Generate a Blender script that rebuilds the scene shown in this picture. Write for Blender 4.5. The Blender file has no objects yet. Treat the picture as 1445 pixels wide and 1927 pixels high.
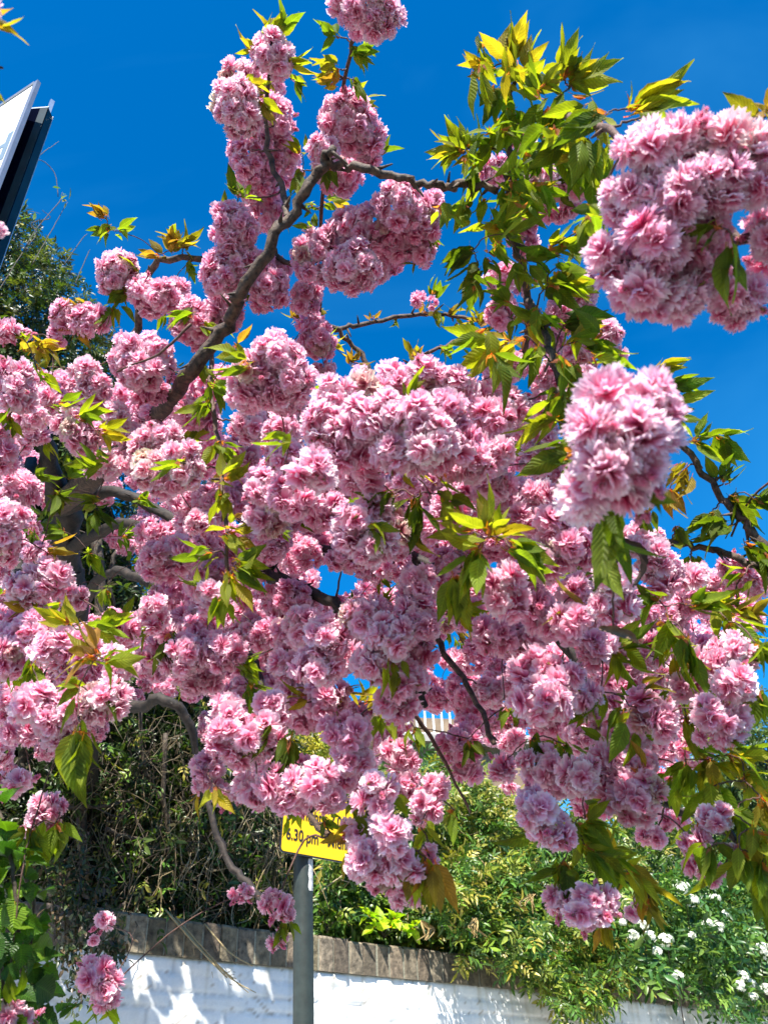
import bpy, math, random
import numpy as np
from mathutils import Matrix, Vector

# ------------------------------------------------------------------ camera, sky, sun, exposure
S = bpy.context.scene
COL = S.collection
rad = math.radians
PITCH, ROLL = rad(33.0), rad(2.5)
FPX, CX, CY = 1446.0, 722.5, 963.5
CAM = np.array([0.0, 0.0, 1.55])
cF = np.array([0, math.cos(PITCH), math.sin(PITCH)])
_R0 = np.array([1.0, 0, 0]); _U0 = np.array([0, -math.sin(PITCH), math.cos(PITCH)])
cU = _U0*math.cos(ROLL) + _R0*math.sin(ROLL)
cR = _R0*math.cos(ROLL) - _U0*math.sin(ROLL)
cam_d = bpy.data.cameras.new('camera'); cam = bpy.data.objects.new('camera', cam_d); COL.objects.link(cam)
cam.matrix_world = Matrix(((cR[0], cU[0], -cF[0], CAM[0]), (cR[1], cU[1], -cF[1], CAM[1]), (cR[2], cU[2], -cF[2], CAM[2]), (0, 0, 0, 1)))
cam_d.sensor_fit = 'VERTICAL'; cam_d.sensor_height = 36; cam_d.lens = 36*FPX/1927
cam_d.clip_start = .05; cam_d.clip_end = 3000
cam_d.dof.use_dof = True; cam_d.dof.focus_distance = 2.0; cam_d.dof.aperture_fstop = 9.0
S.camera = cam

SUN_EL = rad(54)
W = bpy.data.worlds.new('World'); S.world = W; W.use_nodes = True
nt = W.node_tree; nt.nodes.clear()
wo = nt.nodes.new('ShaderNodeOutputWorld'); bg = nt.nodes.new('ShaderNodeBackground'); sky = nt.nodes.new('ShaderNodeTexSky')
sky.sky_type = 'NISHITA'; sky.sun_disc = False; sky.sun_elevation = SUN_EL; sky.sun_rotation = rad(180 + 6)
sky.altitude = 100; sky.air_density = 1.0; sky.dust_density = 0.3; sky.ozone_density = 4.0
hsv = nt.nodes.new('ShaderNodeHueSaturation'); hsv.inputs['Saturation'].default_value = 1.46; hsv.inputs['Value'].default_value = 1.38
hsv.inputs['Hue'].default_value = 0.501
nt.links.new(sky.outputs[0], hsv.inputs['Color']); 
tcw = nt.nodes.new('ShaderNodeTexCoord'); mpw = nt.nodes.new('ShaderNodeMapping'); mpw.inputs['Scale'].default_value = (1.2, 3.2, 2.0); mpw.inputs['Rotation'].default_value = (.3, .5, .6)
nzw = nt.nodes.new('ShaderNodeTexNoise'); nzw.inputs['Scale'].default_value = 1.3; nzw.inputs['Detail'].default_value = 5; nzw.inputs['Distortion'].default_value = .6
rmw = nt.nodes.new('ShaderNodeMapRange'); rmw.inputs['From Min'].default_value = .48; rmw.inputs['From Max'].default_value = .8; rmw.inputs['To Max'].default_value = .13
mxw = nt.nodes.new('ShaderNodeMixRGB'); mxw.inputs[2].default_value = (1.2, 5.2, 9.0, 1)      # thin high cirrus
nt.links.new(tcw.outputs['Generated'], mpw.inputs[0]); nt.links.new(mpw.outputs[0], nzw.inputs['Vector']); nt.links.new(nzw.outputs[0], rmw.inputs[0]); nt.links.new(rmw.outputs[0], mxw.inputs[0])
nt.links.new(hsv.outputs[0], mxw.inputs[1]); nt.links.new(mxw.outputs[0], bg.inputs[0]); nt.links.new(bg.outputs[0], wo.inputs[0])
bg.inputs[1].default_value = 0.066
sl = bpy.data.lights.new('sun', 'SUN'); sl.energy = 5.0; sl.angle = rad(0.55); sl.color = (1, .95, .87)
sun = bpy.data.objects.new('sun', sl); COL.objects.link(sun)
az = rad(-6)   # sun stands behind the camera, a little to the left
to_sun = Vector((math.sin(az)*math.cos(SUN_EL), -math.cos(az)*math.cos(SUN_EL), math.sin(SUN_EL)))
sun.rotation_euler = to_sun.to_track_quat('Z', 'Y').to_euler(); sun.location = (0, 0, 12)
S.view_settings.view_transform = 'Standard'; S.view_settings.look = 'None'; S.view_settings.gamma = 1
S.view_settings.exposure = 1.42
S.cycles.max_bounces = 6; S.cycles.transparent_max_bounces = 4; S.cycles.diffuse_bounces = 4

# ------------------------------------------------------------------ helpers
rng = np.random.default_rng(7); random.seed(7)
def at(px, py, d): return CAM + d*(cF + cR*((px-CX)/FPX) + cU*((CY-py)/FPX))
def nrm(a): a = np.asarray(a, float); return a/(np.linalg.norm(a, axis=-1, keepdims=True)+1e-12)

class MB:
    def __init__(s): s.V=[]; s.F=[]; s.C=[]; s.U=[]; s.n=0
    def add(s, V, F, C=None, U=None):
        V = np.asarray(V, float).reshape(-1, 3); F = np.asarray(F, int)
        if F.size and F.shape[1] == 3: F = np.hstack([F, F[:, 2:3]*0-1])
        s.V.append(V); f = F.copy(); f[f >= 0] += s.n; s.F.append(f); s.n += len(V)
        C = np.ones((len(V), 3))*.5 if C is None else np.broadcast_to(np.asarray(C, float), (len(V), 3))
        s.C.append(C); s.U.append(np.zeros((len(V), 2)) if U is None else np.asarray(U, float))
    def empty(s): return s.n == 0
    def merge(s, o):
        for V, F, C, U in zip(o.V, o.F, o.C, o.U): pass
    def arrays(s):
        return np.concatenate(s.V), np.concatenate(s.F), np.concatenate(s.C), np.concatenate(s.U)
    def build(s, name, mat, root=None, smooth=True, kind=None, label=None, center=False):
        V, F, C, U = s.arrays()
        off = np.array(root.location) if root is not None else np.zeros(3)
        loc = V.mean(0) if center else off
        me = bpy.data.meshes.new(name)
        tri = F[:, 3] < 0
        sizes = np.where(tri, 3, 4); loops = F.reshape(-1); loops = loops[loops >= 0]
        me.vertices.add(len(V)); me.vertices.foreach_set('co', (V-loc).astype('f').ravel())
        me.loops.add(len(loops)); me.loops.foreach_set('vertex_index', loops.astype('i'))
        me.polygons.add(len(F)); st = np.concatenate([[0], np.cumsum(sizes)[:-1]])
        me.polygons.foreach_set('loop_start', st.astype('i')); me.polygons.foreach_set('loop_total', sizes.astype('i'))
        me.polygons.foreach_set('use_smooth', np.full(len(F), smooth))
        a = me.color_attributes.new('col', 'FLOAT_COLOR', 'POINT')
        a.data.foreach_set('color', np.hstack([C, np.ones((len(C), 1))]).astype('f').ravel())
        b = me.attributes.new('uvp', 'FLOAT_VECTOR', 'POINT')
        b.data.foreach_set('vector', np.hstack([U, np.zeros((len(U), 1))]).astype('f').ravel())
        me.update(); me.validate()
        me.materials.append(mat)
        o = bpy.data.objects.new(name, me); COL.objects.link(o)
        if root is not None: o.parent = root; o.location = loc-off
        else: o.location = loc
        if kind: o['kind'] = kind
        if label: o['label'] = label
        return o

def thing(name, label, cat, loc, group=None):
    o = bpy.data.objects.new(name, None); COL.objects.link(o); o.location = [float(x) for x in loc]; o.empty_display_size = .1
    o['label'] = label; o['category'] = cat
    if group: o['group'] = group
    return o

def instances(P, Rm, Sc):       # proto verts (p,3), rot (n,3,3) columns = axes, scale (n,) or (n,3) -> (n,p,3)
    Sc = np.asarray(Sc, float); Sc = Sc[:, None] if Sc.ndim == 1 else Sc
    return np.einsum('nij,npj->npi', Rm, P[None]*Sc[:, None, :])
def scatter(mb, proto, pos, Rm, Sc, tint):
    P, F, C, U = proto; n = len(pos)
    if n == 0: return
    V = instances(P, Rm, Sc) + np.asarray(pos)[:, None, :]
    Fm = (F[None] + (np.arange(n)*len(P))[:, None, None]).reshape(-1, F.shape[1])
    t = np.asarray(tint, float); Cc = C[None]*t[:, None, :]
    mb.add(V.reshape(-1, 3), Fm, Cc.reshape(-1, 3), np.tile(U, (n, 1)))
def frames(axis, up=None, spin=None, r=rng):     # rotation whose Z column = axis (n,3)
    axis = nrm(axis); n = len(axis)
    ref = r.normal(size=(n, 3)) if up is None else np.broadcast_to(up, (n, 3))
    x = nrm(np.cross(ref, axis)); y = np.cross(axis, x)
    return np.stack([x, y, axis], -1)
def leaf_frames(dirs, nhint):                    # Y column = leaf direction, Z ~ nhint
    y = nrm(dirs); x = nrm(np.cross(y, nhint)); z = np.cross(x, y)
    return np.stack([x, y, z], -1)

def smooth_path(pts, rr, sub=5, wob=0.0):
    pts = np.asarray(pts, float); rr = np.asarray(rr, float); n = len(pts)
    if n == 2: pts = np.vstack([pts[0], pts.mean(0)+rng.normal(0, 1, 3)*wob, pts[1]]); rr = np.array([rr[0], rr.mean(), rr[1]]); n = 3
    e = np.vstack([2*pts[0]-pts[1], pts, 2*pts[-1]-pts[-2]]); out = []; ro = []
    for i in range(n-1):
        p0, p1, p2, p3 = e[i:i+4]
        for k in range(sub):
            t = k/sub
            out.append(.5*((2*p1)+(-p0+p2)*t+(2*p0-5*p1+4*p2-p3)*t*t+(-p0+3*p1-3*p2+p3)*t**3)); ro.append(rr[i]*(1-t)+rr[i+1]*t)
    out.append(pts[-1]); ro.append(rr[-1]); out = np.array(out); ro = np.array(ro)
    if wob: out[1:-1] += rng.normal(0, 1, (len(out)-2, 3))*np.minimum(wob, ro[1:-1, None]*.5)
    return out, ro
def tube(mb, pts, rr, n=8, sub=5, wob=0.0, col=(.5, .5, .5), rough=0.0):
    P, R = smooth_path(pts, rr, sub, wob)
    T = nrm(np.gradient(P, axis=0)); m = len(P)
    ref = np.array([0.13, .31, 1.0]) if abs(T[:, 2]).mean() < .85 else np.array([1.0, .2, .1])
    X = nrm(np.cross(T, ref)); Y = np.cross(T, X)
    a = np.linspace(0, 2*math.pi, n, endpoint=False)
    k = 1 + rough*rng.normal(size=(m, n)) if rough else np.ones((m, n))
    V = P[:, None]+R[:, None, None]*k[..., None]*(np.cos(a)[None, :, None]*X[:, None]+np.sin(a)[None, :, None]*Y[:, None])
    i, j = np.meshgrid(np.arange(m-1), np.arange(n), indexing='ij'); j2 = (j+1) % n
    F = np.stack([i*n+j, i*n+j2, (i+1)*n+j2, (i+1)*n+j], -1).reshape(-1, 4)
    V = V.reshape(-1, 3); V = np.vstack([V, P[0], P[-1]+T[-1]*R[-1]*.5]); c0, c1 = m*n, m*n+1
    q = np.arange(n); q2 = (q+1) % n
    caps = np.vstack([np.stack([q2, q, q*0+c0, q*0-1], -1), np.stack([(m-1)*n+q, (m-1)*n+q2, q*0+c1, q*0-1], -1)])
    mb.add(V, np.vstack([F, caps]), col)
    return P, R
def box(mb, c, ax, ay, az_, col=(.5, .5, .5)):   # centre and three half-axis vectors
    c, ax, ay, az_ = map(lambda v: np.asarray(v, float), (c, ax, ay, az_))
    V = [c+sx*ax+sy*ay+sz*az_ for sz in (-1, 1) for sy in (-1, 1) for sx in (-1, 1)]
    mb.add(V, [[0, 2, 3, 1], [4, 5, 7, 6], [0, 1, 5, 4], [2, 6, 7, 3], [0, 4, 6, 2], [1, 3, 7, 5]], col)
def inpoly(x, y, P):
    P = np.asarray(P, float); c = np.zeros(len(x), bool); j = len(P)-1
    for i in range(len(P)):
        a, b = P[i], P[j]
        c ^= ((a[1] > y) != (b[1] > y)) & (x < (b[0]-a[0])*(y-a[1])/(b[1]-a[1]+1e-9)+a[0]); j = i
    return c

# ------------------------------------------------------------------ materials
def M(name):
    m = bpy.data.materials.new(name); m.use_nodes = True; t = m.node_tree; t.nodes.clear()
    return m, t, t.nodes, t.links
def nd(t, typ, **k):
    n = t.nodes.new(typ)
    for a, b in k.items():
        if a in n.inputs: n.inputs[a].default_value = b
        else: setattr(n, a, b)
    return n
def foliage_mat(name, transl=.4, veins=0, gloss=.35, rough=.45, shift=(1.35, 1.25, .35)):
    m, t, N, L = M(name)
    out = nd(t, 'ShaderNodeOutputMaterial'); at_ = nd(t, 'ShaderNodeAttribute', attribute_name='col')
    col = at_.outputs['Color']
    nz = nd(t, 'ShaderNodeTexNoise', Scale=55.0, Detail=3.0); tc = nd(t, 'ShaderNodeNewGeometry'); L.new(tc.outputs['Position'], nz.inputs['Vector'])
    mr = nd(t, 'ShaderNodeMapRange'); mr.inputs['From Min'].default_value = .3; mr.inputs['From Max'].default_value = .7; mr.inputs['To Min'].default_value = .72; mr.inputs['To Max'].default_value = 1.25
    L.new(nz.outputs[0], mr.inputs[0])
    fac = mr.outputs[0]
    if veins:
        ua = nd(t, 'ShaderNodeAttribute', attribute_name='uvp'); sp = nd(t, 'ShaderNodeSeparateXYZ'); L.new(ua.outputs['Vector'], sp.inputs[0])
        ab = nd(t, 'ShaderNodeMath', operation='ABSOLUTE'); L.new(sp.outputs[0], ab.inputs[0])
        m1 = nd(t, 'ShaderNodeMath', operation='MULTIPLY'); L.new(ab.outputs[0], m1.inputs[0]); m1.inputs[1].default_value = -.22
        ad = nd(t, 'ShaderNodeMath', operation='ADD'); L.new(sp.outputs[1], ad.inputs[0]); L.new(m1.outputs[0], ad.inputs[1])
        m2 = nd(t, 'ShaderNodeMath', operation='MULTIPLY'); L.new(ad.outputs[0], m2.inputs[0]); m2.inputs[1].default_value = 70
        sn = nd(t, 'ShaderNodeMath', operation='SINE'); L.new(m2.outputs[0], sn.inputs[0])
        pw = nd(t, 'ShaderNodeMapRange'); L.new(sn.outputs[0], pw.inputs[0]); pw.inputs['From Min'].default_value = .45; pw.inputs['From Max'].default_value = 1; pw.inputs['To Min'].default_value = 1; pw.inputs['To Max'].default_value = 1-.42*veins
        md = nd(t, 'ShaderNodeMapRange'); L.new(ab.outputs[0], md.inputs[0]); md.inputs['From Min'].default_value = .02; md.inputs['From Max'].default_value = .09; md.inputs['To Min'].default_value = 1.5; md.inputs['To Max'].default_value = 1
        m3 = nd(t, 'ShaderNodeMath', operation='MULTIPLY'); L.new(pw.outputs[0], m3.inputs[0]); L.new(md.outputs[0], m3.inputs[1])
        m4 = nd(t, 'ShaderNodeMath', operation='MULTIPLY'); L.new(m3.outputs[0], m4.inputs[0]); L.new(fac, m4.inputs[1]); fac = m4.outputs[0]
        bp = nd(t, 'ShaderNodeBump', Strength=.5, Distance=.001); L.new(sn.outputs[0], bp.inputs['Height'])
    vm = nd(t, 'ShaderNodeVectorMath', operation='SCALE'); L.new(col, vm.inputs[0]); L.new(fac, vm.inputs['Scale'])
    pr = nd(t, 'ShaderNodeBsdfPrincipled', Roughness=rough); pr.inputs['Specular IOR Level'].default_value = gloss
    L.new(vm.outputs[0], pr.inputs['Base Color'])
    if veins: L.new(bp.outputs[0], pr.inputs['Normal'])
    tr = nd(t, 'ShaderNodeBsdfTranslucent'); v2 = nd(t, 'ShaderNodeVectorMath', operation='MULTIPLY'); L.new(vm.outputs[0], v2.inputs[0]); v2.inputs[1].default_value = shift
    L.new(v2.outputs[0], tr.inputs[0])
    mx = nd(t, 'ShaderNodeMixShader'); mx.inputs[0].default_value = transl; L.new(pr.outputs[0], mx.inputs[1]); L.new(tr.outputs[0], mx.inputs[2]); L.new(mx.outputs[0], out.inputs[0])
    return m
def petal_mat():
    m, t, N, L = M('cherry_petals')
    out = nd(t, 'ShaderNodeOutputMaterial'); a = nd(t, 'ShaderNodeAttribute', attribute_name='col')
    d = nd(t, 'ShaderNodeBsdfPrincipled', Roughness=.55); d.inputs['Specular IOR Level'].default_value = .25
    tr = nd(t, 'ShaderNodeBsdfTranslucent')
    u = nd(t, 'ShaderNodeAttribute', attribute_name='uvp'); sp = nd(t, 'ShaderNodeSeparateXYZ'); L.new(u.outputs['Vector'], sp.inputs[0])
    mm = nd(t, 'ShaderNodeMath', operation='MULTIPLY'); L.new(sp.outputs[0], mm.inputs[0]); mm.inputs[1].default_value = 16
    sn = nd(t, 'ShaderNodeMath', operation='SINE'); L.new(mm.outputs[0], sn.inputs[0])
    bp = nd(t, 'ShaderNodeBump', Strength=.35, Distance=.0008); L.new(sn.outputs[0], bp.inputs['Height'])
    L.new(bp.outputs[0], d.inputs['Normal'])
    L.new(a.outputs['Color'], d.inputs['Base Color']); pk = nd(t, 'ShaderNodeVectorMath', operation='MULTIPLY'); L.new(a.outputs['Color'], pk.inputs[0]); pk.inputs[1].default_value = (1.0, .80, .90); L.new(pk.outputs[0], tr.inputs[0])
    mx = nd(t, 'ShaderNodeMixShader'); mx.inputs[0].default_value = .47
    L.new(d.outputs[0], mx.inputs[1]); L.new(tr.outputs[0], mx.inputs[2]); L.new(mx.outputs[0], out.inputs[0])
    return m
def bark_mat(name, c1, c2, scale=40, lent=True):
    m, t, N, L = M(name)
    out = nd(t, 'ShaderNodeOutputMaterial'); g = nd(t, 'ShaderNodeNewGeometry')
    n1 = nd(t, 'ShaderNodeTexNoise', Scale=float(scale), Detail=6.0, Roughness=.65); L.new(g.outputs['Position'], n1.inputs['Vector'])
    n2 = nd(t, 'ShaderNodeTexVoronoi', Scale=scale*3.2); L.new(g.outputs['Position'], n2.inputs['Vector'])
    cr = nd(t, 'ShaderNodeValToRGB'); cr.color_ramp.elements[0].position = .38; cr.color_ramp.elements[1].position = .64
    cr.color_ramp.elements[0].color = (*c1, 1); cr.color_ramp.elements[1].color = (*c2, 1); L.new(n1.outputs[0], cr.inputs[0])
    lr = nd(t, 'ShaderNodeValToRGB'); lr.color_ramp.elements[0].position = .0; lr.color_ramp.elements[0].color = (1.7, 1.5, 1.3, 1) if lent else (1, 1, 1, 1)
    lr.color_ramp.elements[1].position = .17; lr.color_ramp.elements[1].color = (1, 1, 1, 1); L.new(n2.outputs[0], lr.inputs[0])
    mu = nd(t, 'ShaderNodeVectorMath', operation='MULTIPLY'); L.new(cr.outputs[0], mu.inputs[0]); L.new(lr.outputs[0], mu.inputs[1])
    pr = nd(t, 'ShaderNodeBsdfPrincipled', Roughness=.75); L.new(mu.outputs[0], pr.inputs['Base Color'])
    bp = nd(t, 'ShaderNodeBump', Strength=.8, Distance=.004); L.new(n1.outputs[0], bp.inputs['Height']); L.new(bp.outputs[0], pr.inputs['Normal'])
    L.new(pr.outputs[0], out.inputs[0]); return m
def plain_mat(name, c, rough=.5, metal=0, noise=.12, scale=30, bump=.0, spec=.5):
    m, t, N, L = M(name)
    out = nd(t, 'ShaderNodeOutputMaterial'); g = nd(t, 'ShaderNodeNewGeometry'); n = nd(t, 'ShaderNodeTexNoise', Scale=float(scale), Detail=5.0)
    L.new(g.outputs['Position'], n.inputs['Vector'])
    r = nd(t, 'ShaderNodeMapRange'); L.new(n.outputs[0], r.inputs[0]); r.inputs['From Min'].default_value = .3; r.inputs['From Max'].default_value = .7; r.inputs['To Min'].default_value = 1-noise; r.inputs['To Max'].default_value = 1+noise
    v = nd(t, 'ShaderNodeVectorMath', operation='SCALE'); v.inputs[0].default_value = c; L.new(r.outputs[0], v.inputs['Scale'])
    p = nd(t, 'ShaderNodeBsdfPrincipled', Roughness=rough, Metallic=float(metal)); p.inputs['Specular IOR Level'].default_value = spec; L.new(v.outputs[0], p.inputs['Base Color'])
    if bump:
        b = nd(t, 'ShaderNodeBump', Strength=bump, Distance=.01); L.new(n.outputs[0], b.inputs['Height']); L.new(b.outputs[0], p.inputs['Normal'])
    L.new(p.outputs[0], out.inputs[0]); return m
def attr_mat(name, rough=.8, noise=.35, scale=25, bump=.6, dist=.006):
    m, t, N, L = M(name)
    out = nd(t, 'ShaderNodeOutputMaterial'); g = nd(t, 'ShaderNodeNewGeometry'); n = nd(t, 'ShaderNodeTexNoise', Scale=float(scale), Detail=7.0, Roughness=.65)
    L.new(g.outputs['Position'], n.inputs['Vector']); a = nd(t, 'ShaderNodeAttribute', attribute_name='col')
    r = nd(t, 'ShaderNodeMapRange'); L.new(n.outputs[0], r.inputs[0]); r.inputs['From Min'].default_value = .3; r.inputs['From Max'].default_value = .7; r.inputs['To Min'].default_value = 1-noise; r.inputs['To Max'].default_value = 1+noise
    v = nd(t, 'ShaderNodeVectorMath', operation='SCALE'); L.new(a.outputs['Color'], v.inputs[0]); L.new(r.outputs[0], v.inputs['Scale'])
    p = nd(t, 'ShaderNodeBsdfPrincipled', Roughness=rough); L.new(v.outputs[0], p.inputs['Base Color'])
    b = nd(t, 'ShaderNodeBump', Strength=bump, Distance=dist); L.new(n.outputs[0], b.inputs['Height']); L.new(b.outputs[0], p.inputs['Normal'])
    L.new(p.outputs[0], out.inputs[0]); return m

MAT_PETAL = petal_mat()
MAT_LEAF = foliage_mat('cherry_leaves', .60, .7, .22, .55, (1.55, 1.6, .3))
MAT_HEDGE = foliage_mat('hedge_leaves', .3, 0, .5, .38, (1.2, 1.3, .4))
MAT_VINE = foliage_mat('vine_leaves', .45, 1, .4, .4, (1.1, 1.4, .4))
MAT_BARK = bark_mat('cherry_bark', (.014, .008, .005), (.115, .070, .044), 75)
MAT_SHADED_BARK = bark_mat('shaded_cherry_bark', (.006, .004, .003), (.034, .023, .016), 44)  # darker bark copy: shade on trunk and left limbs put into its colour
MAT_TWIG = bark_mat('cherry_twigs', (.05, .022, .018), (.13, .065, .045), 90)
MAT_STEM = bark_mat('hedge_stems', (.02, .014, .01), (.10, .075, .05), 50, False)
MAT_DRY = attr_mat('dry_stalks', .7, .3, 60, .3, .002)

# ------------------------------------------------------------------ prototypes
def grid_faces(nu, nv):
    i, j = np.meshgrid(np.arange(nv), np.arange(nu), indexing='ij'); w = nu+1
    return np.stack([i*w+j, i*w+j+1, (i+1)*w+j+1, (i+1)*w+j], -1).reshape(-1, 4)
def petal(L, Wd, el, azm, nu, nv, r, inner):
    u = np.linspace(-1, 1, nu+1); v = np.linspace(0, 1, nv+1); vv, uu = np.meshgrid(v, u, indexing='ij')
    wid = Wd*.5*(.22+.95*np.sin(np.clip(vv, 0, 1)*math.pi*.60)**1.1)
    notch = (np.abs(uu)**2*.16) + np.where((np.arange(nu+1) % 2 == 0), .0, .10)[None, :]*r.uniform(.6, 2.0)
    if nu % 2 == 0: notch = notch + np.where(np.arange(nu+1) == nu//2, .07, 0)[None, :]
    yy = L*(vv-notch*(vv > .99)*1.0-.35*notch*((vv > .6) & (vv < .99)))
    ph = r.uniform(0, 6.28, 3); amp = L*.07
    z = amp*vv*(np.sin(3.2*uu+ph[0])+.5*np.sin(6*uu+ph[1]))*.7 + L*.16*(1-uu**2)*-1*vv*.5 + L*r.uniform(-.16, .20)*vv**2 + amp*.5*np.sin(5*vv+ph[2])*vv
    x = wid*uu + L*.1*r.normal()*vv**2
    P = np.stack([x, yy, z], -1).reshape(-1, 3)
    # raise: rotate about X so petal leaves the axis by el (0 = along the axis, 90 = flat)
    e = rad(90-el); c, s_ = math.cos(e), math.sin(e)
    Rx = np.array([[1, 0, 0], [0, c, -s_], [0, s_, c]])
    ca, sa = math.cos(azm), math.sin(azm); Rz = np.array([[ca, -sa, 0], [sa, ca, 0], [0, 0, 1]])
    tw = r.normal()*.35; Ry = np.array([[math.cos(tw), 0, math.sin(tw)], [0, 1, 0], [-math.sin(tw), 0, math.cos(tw)]])
    P = P @ Ry.T @ Rx.T @ Rz.T
    tip = np.array([.97, .66, .755]); base = np.array([.86, .11, .34]); k = np.clip(vv*1.2-.05, 0, 1)**1.05
    edge = np.clip((vv-.62)*2.2, 0, 1)*.62
    C = base+(tip-base)*k[..., None]; C = C+(np.array([.985, .91, .93])-C)*edge[..., None]
    C = C*(np.array([1.0, 1.05, 1.03]) if not inner else np.array([1.0, .90, .95])); C = C*(1+r.normal()*.05)
    return P, C.reshape(-1, 3).clip(0, .97), np.stack([uu, vv], -1).reshape(-1, 2)
def flower(lod, seed):
    r = np.random.default_rng(seed)
    nu, nv = [(3, 2), (4, 3), (6, 5)][lod]
    rings = [[(7, 100, .026), (7, 76, .0265), (6, 54, .0235), (5, 28, .019)],
             [(9, 106, .026), (10, 86, .027), (9, 66, .0255), (8, 46, .023), (6, 22, .019)],
             [(9, 106, .0255), (10, 86, .027), (10, 68, .0255), (8, 47, .023), (6, 24, .019)]][lod]
    Vs, Fs, Cs, Us, n = [], [], [], [], 0; F0 = grid_faces(nu, nv)
    for k, (cnt, el, L) in enumerate(rings):
        a0 = r.uniform(0, 6.28)
        for i in range(cnt):
            P, C, U = petal(L*r.uniform(.85, 1.12), L*r.uniform(.36, .60), el+r.normal()*12, a0+i*2*math.pi/cnt+r.normal()*.18, nu, nv, r, k > 2)
            P[:, 2] += .0015*k
            Vs.append(P); Cs.append(C); Us.append(U); Fs.append(F0+n); n += len(P)
    return np.concatenate(Vs), np.concatenate(Fs), np.concatenate(Cs), np.concatenate(Us)
FLOWERS = [[flower(l, 100*l+k) for k in range(5)] for l in range(3)]

def leaf_proto(seed, ns=10, wid=.195, curl=1.0, tip=1.0, teeth=.05):
    r = np.random.default_rng(seed)
    v = np.linspace(0, 1, ns+1); w = wid*np.sin(math.pi*np.clip(v, 0, 1)**.85)**.85*(1-.62*tip*v**2.2); w = np.clip(w, 0, None); w[0] = .012; w[-1] = .002
    w[1:-1] *= 1+teeth*np.array([(-1)**i for i in range(1, ns)])
    c = curl*r.uniform(.1, .75); fold = r.uniform(.15, .5); ph = r.uniform(0, 6)
    rows = []
    us = np.array([-1, -.5, 0, .5, 1])
    for vi, wi in zip(v, w):
        y = .12+.88*vi; droop = -c*vi**2*.8
        x = us*wi; z = droop+np.abs(us)*wi*fold+.018*np.sin(9*vi+ph+us*2)*np.abs(us)
        rows.append(np.stack([x+.04*math.sin(3*vi+ph)*vi, np.full(5, y)-np.abs(us)*wi*.1, z], -1))
    P = np.array(rows).reshape(-1, 3); U = np.array([[(u, vi) for u in us] for vi in v]).reshape(-1, 2)
    F = grid_faces(4, ns)
    # petiole: two crossed strips
    b = len(P); P = np.vstack([P, [[-.010, 0, 0], [.010, 0, 0], [.008, .13, 0], [-.008, .13, 0], [0, 0, -.010], [0, 0, .010], [0, .13, .008], [0, .13, -.008]]])
    U = np.vstack([U, np.tile([[0, .5]], (8, 1))]); F = np.vstack([F, [[b, b+1, b+2, b+3], [b+4, b+5, b+6, b+7]]])
    C = np.ones((len(P), 3)); C[b:] = (1.5, .6, .5)
    return P, F, C, U
LEAVES = [leaf_proto(k, curl=(1 if k < 4 else -.6)) for k in range(7)]
def small_leaf(seed, wid=.2):
    r = np.random.default_rng(seed); f = r.uniform(.02, .1); d = -r.uniform(.05, .25)
    P = np.array([[0, 0, 0], [-wid*.85, .35, f], [0, .38, 0], [wid*.85, .35, f], [-wid*.6, .72, f+d*.5], [0, .72, d*.4], [wid*.6, .72, f+d*.5], [0, 1, d]])
    F = np.array([[0, 2, 1, -1], [0, 3, 2, -1], [1, 2, 5, 4], [2, 3, 6, 5], [4, 5, 7, -1], [5, 6, 7, -1]])
    return P, F, np.ones((8, 3)), np.zeros((8, 2))
def compound(seed, pairs=3, wid=.17, leafl=.42):      # jasmine-like sprig: leaflets along a rachis, length 1
    r = np.random.default_rng(seed); V, F, C, U, n = [], [], [], [], 0
    sl_ = small_leaf(seed, wid)
    P, Fp = sl_[0], sl_[1]
    spots = [(0.3+.55*i/pairs, s) for i in range(pairs) for s in (-1, 1)]+[(.8, 0)]
    for (y, s) in spots:
        d = np.array([s*.85, .55 if s else 1, r.normal()*.25]); R_ = leaf_frames(d[None], np.array([[r.normal()*.3, 0, 1]]))[0]
        L = leafl*r.uniform(.8, 1.15)*(1.25 if s == 0 else 1)
        V.append((P*L) @ R_.T+[0, y, -.1*y*y]); f = Fp.copy(); f[f >= 0] += n; F.append(f); n += len(P)
        C.append(np.ones((len(P), 3))*r.uniform(.75, 1.2)); U.append(np.zeros((len(P), 2)))
    return np.concatenate(V), np.concatenate(F), np.concatenate(C), np.concatenate(U)
def scatter4(mb, proto, pos, Rm, Sc, tint):          # scatter for protos that mix tris and quads
    P, F, C, U = proto; n = len(pos)
    if n == 0: return
    V = instances(P, Rm, Sc) + np.asarray(pos)[:, None, :]
    Fm = F[None] + (np.arange(n)*len(P))[:, None, None]; Fm = np.where(F[None] < 0, -1, Fm).reshape(-1, 4)
    mb.add(V.reshape(-1, 3), Fm, (C[None]*np.asarray(tint)[:, None, :]).reshape(-1, 3), np.tile(U, (n, 1)))
JAS = [compound(k) for k in range(6)]
JAS5 = [compound(20+k, 2, .2, .5) for k in range(4)]
SMALL = [small_leaf(k, .24) for k in range(5)]

# ------------------------------------------------------------------ the wall plane
PA, PB = at(220, 1715, 4.0), at(700, 1775, 4.85)
WD = PB-PA; WSL = WD[2]/np.linalg.norm(WD[:2]); WD2 = nrm(np.array([WD[0], WD[1], 0])); WN = np.array([-WD2[1], WD2[0], 0])   # WN points away from the street
def wp(s, h, off=0.0):           # s along the wall, h relative to the coping top, off behind the face
    return PA+WD2*s+np.array([0, 0, WSL*s+h])+WN*off
def on_wall(px, py, off=0.0):
    d = cF + cR*((px-CX)/FPX) + cU*((CY-py)/FPX)
    return CAM + d*(np.dot(PA+WN*off-CAM, WN)/np.dot(d, WN))
def wall_sh(P): v = P-PA; s = v @ WD2; return s, v[..., 2]-WSL*s

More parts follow.
